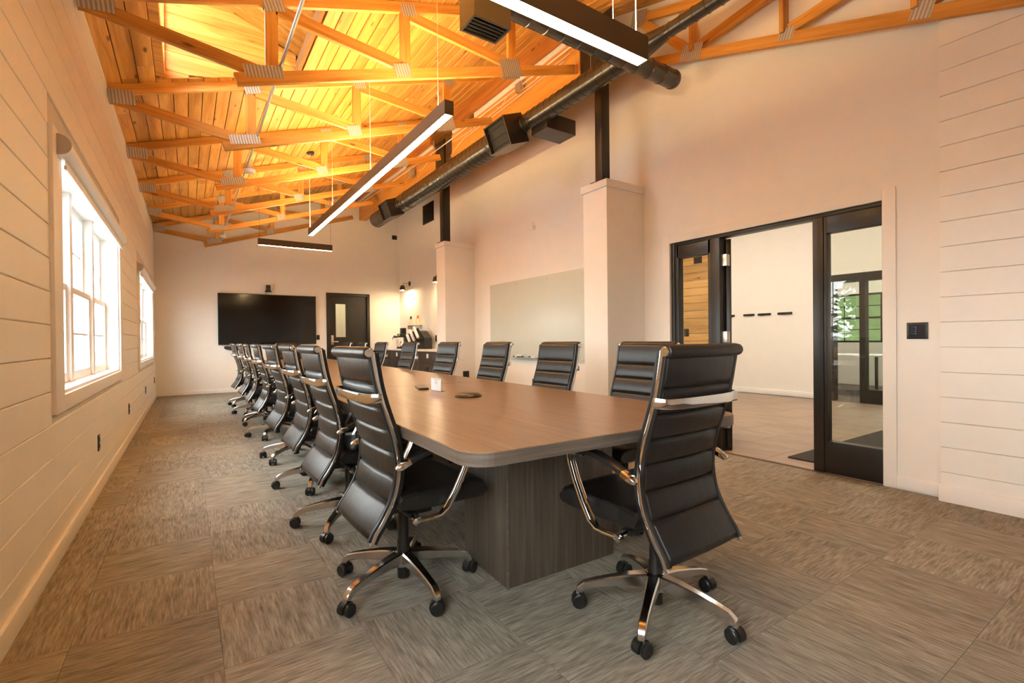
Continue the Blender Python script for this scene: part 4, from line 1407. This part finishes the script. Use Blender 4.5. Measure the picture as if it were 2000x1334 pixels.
def sconce(y, label):
    r = tag(root('wall_sconce', (XA, y, 2.52), -PI / 2), label, 'lamp', 'barn style sconces over the counter')
    bm = BM()
    lathe(bm, [(0.055, -0.022), (0.06, -0.018), (0.06, 0.0), (0.02, 0.0)], axis='y', seg=18)
    obj('back_plate', bm, M['blackmetal'], r, smooth=True)
    cable('arm', [(0, -0.02, 0), (0, -0.10, 0.0), (0, -0.17, -0.01), (0, -0.19, -0.05)], 0.008, M['blackmetal'], r)
    bm = BM()
    n = 18
    lathe(bm, [(0.03, 0.0), (0.05, -0.01), (0.078, -0.125), (0.074, -0.125), (0.046, -0.014), (0.005, -0.012)], (0, -0.19, -0.05), 'z', n)
    bmesh.ops.delete(bm, geom=[f for f in bm.faces if len(f.verts) > 4], context='FACES')
    obj('shade', bm, plain('bronze_shade', (0.12, 0.09, 0.06), 0.35, metal=0.6), r, smooth=True)
    bm = BM()
    lathe(bm, [(0.005, -0.06), (0.022, -0.07), (0.03, -0.105), (0.022, -0.13), (0.005, -0.137)], (0, -0.19, -0.05), 'z', 14)
    obj('bulb', bm, M['bulb'], r, smooth=True)
    return r
sconce(11.5, 'bronze wall sconce shining above the coffee machine')
sconce(9.56, 'bronze wall sconce mostly hidden behind the far pillar')

# ------------------------------------------------------------------ coffee counter
CX0 = 4.03
ct = tag(root('countertop', (CX0, 10.4, 0.0)), 'white stone worktop along the wall past the far pillar', 'countertop')
bobj('slab', (-0.03, XA - CX0, -1.75, 1.75, 0.865, 0.90), M['counter'], ct, 0.004)
bobj('backsplash', (XA - CX0 - 0.02, XA - CX0, -1.75, 1.75, 0.90, 0.995), M['counter'], ct, 0.003)
CLAB = ['dark taupe base cabinet nearest the far pillar', 'dark taupe base cabinet second from the far pillar', 'dark taupe base cabinet third from the far pillar', 'dark taupe base cabinet closest to the back door']
for k in range(4):
    ya = 8.66 + 0.87 * k
    c = tag(root('base_cabinet', (CX0, ya + 0.435, 0)), CLAB[k], 'cabinet', 'base cabinets under the worktop')
    bobj('body', (0.02, XA - CX0 - 0.01, -0.432, 0.432, 0.08, 0.864), M['cabinet'], c)
    bobj('toe_kick', (0.06, XA - CX0 - 0.01, -0.432, 0.432, 0.0, 0.08), M['blackmetal'], c)
    d = bobj('drawer', (0.0, 0.02, -0.428, 0.428, 0.635, 0.858), M['cabinet'], c, 0.002)
    bobj('label_holder', (-0.006, 0.0, -0.045, 0.045, 0.73, 0.82), M['paper'], d)
    for s in (-1, 1):
        dr = bobj('cabinet_door', (0.0, 0.02, min(s * 0.002, s * 0.428), max(s * 0.002, s * 0.428), 0.085, 0.628), M['cabinet'], c, 0.002)
        bm = BM()
        sweep(bm, [(0, s * 0.045, 0.42), (-0.03, s * 0.045, 0.42), (-0.03, s * 0.045, 0.54), (0, s * 0.045, 0.54)], 0.006, seg=6)
        obj('pull', bm, M['blackmetal'], dr)

Z9 = 0.901
# airpot
ap = tag(root('airpot', (4.32, 11.69, Z9)), 'white pump flask with a black handle at the left end of the counter', 'flask')
bm = BM()
lathe(bm, [(0.065, 0.0), (0.072, 0.01), (0.072, 0.22), (0.06, 0.255), (0.05, 0.265)], seg=20)
obj('body', bm, M['white'], ap, smooth=True)
bm = BM()
lathe(bm, [(0.052, 0.262), (0.05, 0.30), (0.03, 0.31)], seg=18)
obj('pump_head', bm, M['blackplastic'], ap, smooth=True)
cable('spout', [(0, 0.0, 0.305), (-0.02, 0.05, 0.31), (-0.03, 0.10, 0.26), (-0.03, 0.11, 0.20)], 0.014, M['blackplastic'], ap)
# coffee machine
cm = tag(root('coffee_machine', (4.34, 11.15, Z9)), 'black coffee maker with drip tray between flask and cup rack', 'coffee machine')
bobj('base', (-0.14, 0.14, -0.16, 0.16, 0.0, 0.045), M['blackplastic'], cm, 0.008)
bobj('column', (0.02, 0.14, -0.13, 0.13, 0.045, 0.30), M['blackplastic'], cm, 0.01)
bobj('brew_head', (-0.13, 0.14, -0.15, 0.15, 0.27, 0.36), M['blackplastic'], cm, 0.012)
bobj('control_panel', (-0.134, -0.13, -0.05, 0.08, 0.31, 0.345), M['brass'], cm)
bobj('grinder_hopper', (-0.03, 0.09, 0.10, 0.22, 0.36, 0.50), M['blackplastic'], cm, 0.012)
bm = BM()
lathe(bm, [(0.05, 0.046), (0.062, 0.06), (0.066, 0.12), (0.045, 0.17), (0.04, 0.18)], (-0.05, 0.0, 0), seg=18)
obj('jug', bm, M['brass'], cm, smooth=True)
# tilted cup dispenser with three stacks
cdp = tag(root('cup_rack', (4.36, 10.30, Z9)), 'black slanted cup rack with three white tubes on the counter', 'cup rack')
bm = BM()
prism(bm, [(0.02, 0.42), (-0.10, 0.40), (-0.33, 0.25), (-0.36, 0.0), (0.30, 0.0), (0.34, 0.06)], 'x', -0.02, 0.16)
obj('housing', bm, M['blackplastic'], cdp)
for k in range(3):
    c0 = Vector((-0.085, -0.02 + 0.225 * k, 0.375 - 0.065 * k))
    dr_ = Vector((0, -0.60, -0.58)).normalized()
    Lk = (0.17, 0.17, 0.12)[k]
    bm = BM()
    sweep(bm, [c0 - dr_ * Lk, c0 - dr_ * (Lk - 0.012), c0 + dr_ * (Lk - 0.012), c0 + dr_ * Lk], [0.030, 0.034, 0.034, 0.030], seg=12)
    o = obj('cup_tube', bm, M['paper'], cdp, smooth=True)
    o['label'] = 'white tube of stacked cups'
    bm = BM()
    c1 = c0 + Vector((0.055, -0.075, -0.045))
    sweep(bm, [c1 - dr_ * Lk, c1 + dr_ * Lk * 1.1], 0.036, seg=10)
    obj('slot_wall', bm, M['blackplastic'], cdp, smooth=True)

# wall shelf with two bottles
sh = tag(root('wall_shelf', (XA, 11.08, 1.46), -PI / 2), 'thin wire shelf on the wall above the coffee machine', 'shelf')
bobj('board', (-0.36, 0.36, -0.14, 0.0, 0.0, 0.012), M['amber'], sh, 0.002)
bobj('bracket', (0.29, 0.31, -0.12, 0.0, -0.09, 0.0), M['galv'], sh)
bobj('bracket', (-0.31, -0.29, -0.12, 0.0, -0.09, 0.0), M['galv'], sh)
for y, capm, lb in ((11.28, 'blackplastic', 'pale syrup bottle with a black pump on the wall shelf'), (10.84, 'orange', 'pale syrup bottle with an orange pump on the wall shelf')):
    b = tag(root('syrup_bottle', (XA - 0.075, y, 1.472)), lb, 'bottle', 'syrup bottles on the wall shelf')
    bm = BM()
    lathe(bm, [(0.045, 0.0), (0.05, 0.006), (0.05, 0.10), (0.03, 0.135), (0.02, 0.15)], seg=16)
    obj('body', bm, M['amber'], b, smooth=True)
    bm = BM()
    lathe(bm, [(0.026, 0.148), (0.028, 0.17), (0.012, 0.175), (0.012, 0.20)], seg=14)
    sweep(bm, [(0, 0.03, 0.20), (0, 0.0, 0.212), (-0.01, -0.06, 0.205), (-0.01, -0.075, 0.18)], 0.012, seg=8)
    obj('pump', bm, M[capm], b, smooth=True)

# ------------------------------------------------------------------ glass writing board and wall fixtures
gb = tag(root('glass_board', (XR - 0.002, 5.71, 1.395), -PI / 2), 'large frosted glass writing board on the right wall between the pillars', 'whiteboard')
bobj('glass_sheet', (-1.22, 1.22, -0.026, -0.020, -0.61, 0.61), M['board'], gb, 0.002)
for x in (-1.17, -0.43, 0.31, 1.06):
    for z in (-0.565, 0.565):
        bm = BM()
        lathe(bm, [(0.004, -0.034), (0.016, -0.033), (0.017, -0.028), (0.014, -0.026), (0.014, 0.0)], (x, 0, z), 'y', 14)
        obj('standoff', bm, M['brass'], gb, smooth=True)
tr = bobj('marker_tray', (-0.49, 0.12, -0.095, -0.026, -0.575, -0.567), M['galv'], gb, 0.002)
er = tag(root('board_eraser', (XR - 0.06, 6.02, 0.829), -PI / 2), 'white eraser lying on the tray of the glass board', 'eraser')
bobj('grip', (-0.065, 0.065, -0.02, 0.02, 0.012, 0.035), M['white'], er, 0.006)
bobj('felt', (-0.065, 0.065, -0.02, 0.02, 0.0, 0.012), M['blackplastic'], er)
for y, lb in ((5.72, 'dark marker pen lying on the right part of the board tray'), (6.13, 'dark marker pen lying on the left part of the board tray')):
    mk = tag(root('marker_pen', (XR - 0.06, y, 0.837), R(8)), lb, 'pen', 'marker pens on the board tray')
    bm = BM()
    lathe(bm, [(0.006, -0.06), (0.009, -0.055), (0.009, 0.02)], (0, 0, 0), 'y', 10)
    obj('barrel', bm, M['white'], mk, smooth=True)
    bm = BM()
    lathe(bm, [(0.0095, 0.02), (0.0095, 0.06), (0.005, 0.065)], (0, 0, 0), 'y', 10)
    obj('pen_cap', bm, M['blackplastic'], mk, smooth=True)
el = tag(root('wall_light', (XR, 5.71, 2.745), -PI / 2), 'small white two-armed fixture high on the wall above the glass board', 'light')
bobj('mount', (-0.025, 0.04, -0.02, 0.0, -0.045, 0.02), M['white'], el, 0.005)
cable('arm', [(0.0, -0.02, -0.02), (0.02, -0.05, -0.015), (0.045, -0.06, 0.02), (0.05, -0.06, 0.055)], 0.010, M['white'], el)
cable('arm', [(0.0, -0.02, -0.02), (-0.04, -0.05, -0.035), (-0.08, -0.06, -0.02), (-0.105, -0.06, 0.01)], 0.010, M['white'], el)
bm = BM()
lathe(bm, [(0.01, -0.035), (0.026, -0.03), (0.028, 0.0)], (0.0, -0.02, -0.01), 'y', 14)
obj('swivel', bm, M['white'], el, smooth=True)
sw = tag(root('wall_keypad', (XR, 1.226, 1.131), -PI / 2), 'black square control keypad on the wall beside the glazed doorway', 'keypad')
bobj('cover_plate', (-0.06, 0.06, -0.008, 0.0, -0.058, 0.058), M['blackplastic'], sw, 0.003)
bobj('face', (-0.046, 0.046, -0.010, -0.008, -0.042, 0.042), M['rubber'], sw, 0.002)
for k in range(4):
    z = 0.024 - 0.015 * k
    b = bobj('button', (-0.036, -0.010, -0.0125, -0.010, z - 0.005, z + 0.005), M['blackplastic'], sw, 0.001)
    bobj('status_light', (-0.008, -0.0055, -0.0115, -0.010, z - 0.003, z + 0.003), M['led'], b)
hk = tag(root('sprinkler_head', (XR, 1.70, 3.74), -PI / 2), 'tiny round white sprinkler with dark rim high on the right wall', 'sprinkler')
bm = BM()
lathe(bm, [(0.012, -0.03), (0.022, -0.022), (0.03, 0.0)], axis='y', seg=14)
obj('escutcheon', bm, M['white'], hk, smooth=True)
bobj('deflector', (-0.02, 0.02, -0.04, -0.032, 0.004, 0.02), M['blackmetal'], hk, 0.002)

# ------------------------------------------------------------------ glazed doorway in the right wall
d2 = struct(root('door_2', (XR, 2.366, 0)))
def D2(nm, y0, y1, z0, z1, mt=None, par=None, x0=0.012, x1=0.125, bev=0.003):
    return bobj(nm, (x0, x1, y0 - 2.366, y1 - 2.366, z0, z1), mt or M['storefront'], par or d2, bev)
D2('frame_jamb', 3.265, 3.303, 0, OZ)
D2('frame_jamb', OY0, 1.436, 0, OZ)
D2('frame_head', 1.436, 3.265, 2.058, OZ)
D2('frame_mullion', 2.745, 2.845, 0, 2.058)
D2('frame_mullion', 1.835, 1.912, 0, 2.058)
for ya, yb in ((2.845, 3.265), (1.436, 1.835)):
    s = D2('sidelight', yb - 0.045 if ya > 2 else yb - 0.024, yb, 0, 2.058, x0=0.02, x1=0.10)
    D2('sidelight_stile', ya, ya + (0.03 if ya > 2 else 0.003), 0, 2.058, par=s, x0=0.02, x1=0.10)
    D2('sidelight_top_rail', ya + 0.003, yb - 0.024, 1.925, 2.058, par=s, x0=0.02, x1=0.10)
    D2('sidelight_bottom_rail', ya + 0.003, yb - 0.024, 0.0, 0.255, par=s, x0=0.02, x1=0.10)
    D2('sidelight_pane', ya + 0.003, yb - 0.024, 0.25, 1.93, M['glassdoor'], s, x0=0.058, x1=0.064, bev=0)
leaf2 = root('door_leaf', (0.105, 2.735 - 2.366, 0))
leaf2.parent = d2
leaf2.rotation_euler = (0, 0, R(32.5))
def L2(nm, x0, x1, z0, z1, mt=None, y0=-0.045, y1=0.0, bev=0.003):
    return bobj(nm, (x0, x1, y0, y1, z0, z1), mt or M['storefront'], leaf2, bev)
L2('hinge_stile', 0.0, 0.11, 0.01, 2.05)
L2('lock_stile', 0.70, 0.81, 0.01, 2.05)
L2('top_rail', 0.11, 0.70, 1.92, 2.05)
L2('bottom_rail', 0.11, 0.70, 0.01, 0.25)
L2('door_pane', 0.11, 0.70, 0.25, 1.92, M['glassdoor'], -0.025, -0.019, 0)
for z in (0.28, 1.10, 1.84):
    h_ = bobj('hinge', (0.04, 0.095, 2.690 - 2.366, 2.746 - 2.366, z - 0.055, z + 0.055), M['brass'], d2, 0.002)
    h_['label'] = 'steel hinge'

# ------------------------------------------------------------------ lobby beyond the doorway
fl2 = struct(bobj('floor_lobby', (4.262, 12.6, -0.5, 8.0, -0.15, -0.006), M['subfloor']))
bm = BM()
box(bm, -0.2985, 0.2985, -0.4485, 0.4485, -0.006, 0.0)
vin = mesh_of('vinyl_tile', bm, M['vinyl'])
for i in range(9):
    for j in range(8):
        x, y = 4.262 + 0.3 + 0.6 * i, 0.5 + 0.9 * j + (0.45 if i % 2 else 0) - 0.4
        if x < 9.3:
            obj('vinyl_tile', vin, None, fl2, (x, y, 0), (0, 0, PI * random.randint(0, 1)))
LX = 9.2
wlb = struct(root('wall_lobby'))
bm = BM()
box(bm, LX, LX + 0.12, 3.86, 8.0, -0.15, 3.9)
box(bm, LX, LX + 0.12, -0.5, 3.86, 2.14, 3.9)
box(bm, LX, LX + 0.12, -0.5, 1.6, -0.15, 2.14)
box(bm, 4.39, LX, 8.0, 8.12, -0.15, 3.9)
box(bm, 4.39, 12.6, -0.62, -0.5, -0.15, 3.9)
box(bm, LX, 12.6, 8.0, 8.12, -0.15, 3.9)
obj('plaster', bm, M['paint'], wlb)
struct(bobj('ceiling_lobby', (4.30, 12.6, -0.6, 8.1, 3.85, 3.97), M['paint']))
baseboard('baseboard_lobby', (LX - 0.016, LX, 3.90, 5.95, 0, 0.10))
for k in range(23):
    z0 = 0.02 + k * 0.166
    bm = BM()
    prism(bm, plank_prof(LX + 0.0, LX - 0.018, z0 + 0.004, z0 + 0.162, 0.008), 'y', 5.96, 7.99)
    o = obj('pine_plank', bm, M['knotty'], wlb)
plate('wall_switch', 'dark switch on the knotty pine wall beyond the doorway', 'switch', (LX - 0.018, 6.74, 1.205), 0.12, 0.17, '-x', kind='switch')
plate('wall_box', 'small dark box high on the knotty pine wall beyond the doorway', 'sensor', (LX - 0.018, 6.44, 2.77), 0.20, 0.14, '-x', kind='switch')
RL = ['dark hook rail on the lobby wall, closest to the open door leaf', 'dark hook rail on the lobby wall, second from the open door leaf', 'dark hook rail on the lobby wall, third from the open door leaf', 'dark hook rail on the lobby wall, farthest from the open door leaf']
for (ya, yb), lb in zip(((5.61, 5.85), (5.20, 5.42), (4.88, 5.13), (4.49, 4.75)), RL):
    r = tag(root('hook_rail', (LX, (ya + yb) / 2, 1.53), -PI / 2), lb, 'hook rail', 'hook rails on the lobby wall')
    w = (yb - ya) / 2
    bobj('backboard', (-w, w, -0.02, 0.0, -0.02, 0.02), M['blackmetal'], r, 0.003)
    for q in (-0.6, 0, 0.6):
        bm = BM()
        sweep(bm, [(q * w, -0.02, 0.0), (q * w, -0.05, -0.01), (q * w, -0.06, 0.015)], 0.006, seg=6)
        obj('hook', bm, M['blackmetal'], r)
em = tag(bobj('entrance_mat', (4.50, 6.6, 0.75, 2.245, 0.0, 0.012), M['mat'], None, 0.003), 'dark entrance mat on the lobby floor beside the doorway', 'mat')

# far storefront and office behind it
sf = struct(root('door_3', (LX, 2.7, 0)))
def SFB(nm, y0, y1, z0, z1, mt=None, x0=-0.02, x1=0.13):
    return bobj(nm, (x0, x1, y0 - 2.7, y1 - 2.7, z0, z1), mt or M['storefront'], sf)
SFB('frame_head', 1.6, 3.86, 2.0, 2.14)
SFB('frame_jamb', 3.80, 3.86, 0, 2.0)
SFB('frame_jamb', 1.6, 1.68, 0, 2.0)
SFB('frame_mullion', 3.34, 3.42, 0, 2.0)
SFB('frame_mullion', 2.45, 2.53, 0, 2.0)
SFB('bottom_rail', 2.53, 3.34, 0, 0.22)
SFB('sidelight_pane', 2.53, 3.34, 0.22, 2.0, M['glassdoor'], 0.05, 0.056)
wof = struct(root('wall_office'))
OX = 12.6
bm = BM()
wy0, wy1 = 3.05, 5.4
box(bm, OX, OX + 0.15, -0.6, wy0, -0.15, 3.9)
box(bm, OX, OX + 0.15, wy1, 8.1, -0.15, 3.9)
box(bm, OX, OX + 0.15, wy0, wy1, -0.15, 0.95)
box(bm, OX, OX + 0.15, wy0, wy1, 2.05, 3.9)
obj('plaster', bm, M['paint'], wof)
wo = struct(root('window_4', (OX, 4.2, 0.95)))
for k, ya in enumerate((3.05, 4.25)):
    yb = ya + 1.13
    bm = BM()
    for b in ((0.0, 0.06, ya, ya + 0.04, 0, 1.1), (0.0, 0.06, yb - 0.04, yb, 0, 1.1), (0.0, 0.06, ya, yb, 0, 0.04), (0.0, 0.06, ya, yb, 1.06, 1.1), (0.0, 0.06, ya, yb, 0.53, 0.575)):
        box(bm, b[0], b[1], b[2] - 4.2, b[3] - 4.2, b[4], b[5])
    s = obj('sash', bm, M['storefront'], wo)
    bobj('pane', (0.03, 0.034, ya - 4.16, yb - 4.24, 0.04, 1.06), M['dimglass'], s)
    for q in (1, 2):
        yy_ = ya + (yb - ya) * q / 3 - 4.2
        bobj('muntin', (0.02, 0.04, yy_ - 0.008, yy_ + 0.008, 0.04, 1.06), M['storefront'], s)
    for zz in (0.29, 0.82):
        bobj('muntin', (0.02, 0.04, ya - 4.16, yb - 4.24, zz - 0.008, zz + 0.008), M['storefront'], s)
dk = tag(root('desk', (10.7, 4.4, 0)), 'white desk in the office seen through the right glass panel', 'desk')
bobj('desk_top', (-0.45, 0.45, -0.9, 0.6, 0.72, 0.745), M['deskwhite'], dk, 0.004)
for x in (-0.38, 0.38):
    for y in (-0.82, 0.52):
        bobj('leg', (x - 0.02, x + 0.02, y - 0.02, y + 0.02, 0, 0.72), M['blackmetal'], dk)

for i, (x, y) in enumerate(((6.6, 5.6), (6.6, 2.6), (10.9, 3.6))):  # lamps added out of view to brighten the lobby and office
    r = tag(root('added_fill_light', (x, y, 3.80)), ['added unseen fill lamp in the lobby before the hook rails', 'added unseen fill lamp in the lobby before the office glazing', 'added unseen fill lamp in the office'][i], 'lamp', 'added fill lamps out of view')
    bobj('frame', (-0.62, 0.62, -0.62, 0.62, 0.0, 0.05), M['white'], r)
    bobj('diffuser', (-0.58, 0.58, -0.58, 0.58, -0.012, 0.0), M['lobbyfill'], r)

# ------------------------------------------------------------------ outdoors
struct(bobj('ground', (-90, XL - 0.17, -60, 120, -0.5, -0.4), M['asphalt']))
struct(bobj('ground_far_side', (12.75, 60, -60, 80, -0.5, -0.4), M['grass']))
bm = BM()
n = 14
grid = []
for i in range(n):
    row = []
    for j in range(n):
        x = 17 + i * 3.0
        y = -25 + j * 5.0
        row.append(bm.verts.new((x, y, -0.42 + 11.0 * (1 - math.cos(PI * min(1, i / 11))) / 2 + 0.3 * math.sin(i * 1.7 + j * 2.3))))
    grid.append(row)
for i in range(n - 1):
    for j in range(n - 1):
        bm.faces.new([grid[i][j], grid[i + 1][j], grid[i + 1][j + 1], grid[i][j + 1]])
struct(obj('hill', bm, M['grass'], smooth=True))

def tree(x, y, h, r, label, seed):
    rnd = random.Random(seed)
    t = tag(root('conifer_tree', (x, y, -0.4)), label, 'tree', 'trees outside the windows')
    bm = BM()
    sweep(bm, [(0, 0, 0), (0.05, 0, h * 0.5), (0, 0.03, h * 0.95)], [0.2, 0.12, 0.03], seg=8)
    obj('trunk', bm, M['bark'], t)
    bm = BM()
    for k in range(1100):
        q = rnd.random() ** 0.8
        z = h * (0.14 + 0.86 * q)
        rad = r * (1.05 - q) * (0.35 + 0.65 * rnd.random())
        a = rnd.random() * 2 * PI
        c = Vector((rad * math.cos(a), rad * math.sin(a), z))
        s = 0.18 + 0.22 * rnd.random()
        d = Vector((rnd.uniform(-1, 1), rnd.uniform(-1, 1), rnd.uniform(-0.6, 0.3))).normalized()
        e = d.cross(Vector((0, 0, 1))).normalized()
        v = [bm.verts.new(c + d * s), bm.verts.new(c + e * s * 0.55), bm.verts.new(c - d * s * 0.6), bm.verts.new(c - e * s * 0.55)]
        bm.faces.new(v)
    f = obj('foliage', bm, M['leaf'], t)
    f['kind'] = 'stuff'
    return t
tree(-20, 14.5, 8.5, 2.6, 'tall green tree outside, reflected in the right glass panel', 1)
tree(-25, 19.5, 7.0, 2.3, 'green tree outside, left of the tallest in the reflection', 2)
tree(-16.5, 9.0, 6.5, 2.0, 'green tree outside nearest the building, seen only as a reflection', 3)
car = tag(root('car', (-11.0, 7.6, -0.4), R(80)), 'silver car parked outside, reflected in the right glass panel', 'car')
prof = [(-2.1, 0.35), (-2.15, 0.75), (-1.9, 0.92), (-1.35, 0.98), (-0.75, 1.42), (0.75, 1.45), (1.35, 1.02), (2.0, 0.92), (2.15, 0.7), (2.12, 0.35)]
bm = BM()
prism(bm, prof, 'y', -0.85, 0.85)
bmesh.ops.bevel(bm, geom=list(bm.edges), offset=0.06, segments=2, affect='EDGES')
obj('body', bm, M['carpaint'], car, smooth=True)
bm = BM()
prism(bm, [(-1.15, 1.0), (-0.68, 1.34), (0.68, 1.36), (1.15, 1.03)], 'y', -0.86, 0.86)
obj('side_glass', bm, M['carglass'], car)
for x in (-1.3, 1.3):
    for s in (-1, 1):
        bm = BM()
        lathe(bm, [(0.1, -0.1), (0.33, -0.1), (0.34, 0.0), (0.33, 0.1), (0.1, 0.1)], (x, s * 0.78, 0.33), 'y', 20)
        obj('wheel', bm, M['rubber'], car, smooth=True)
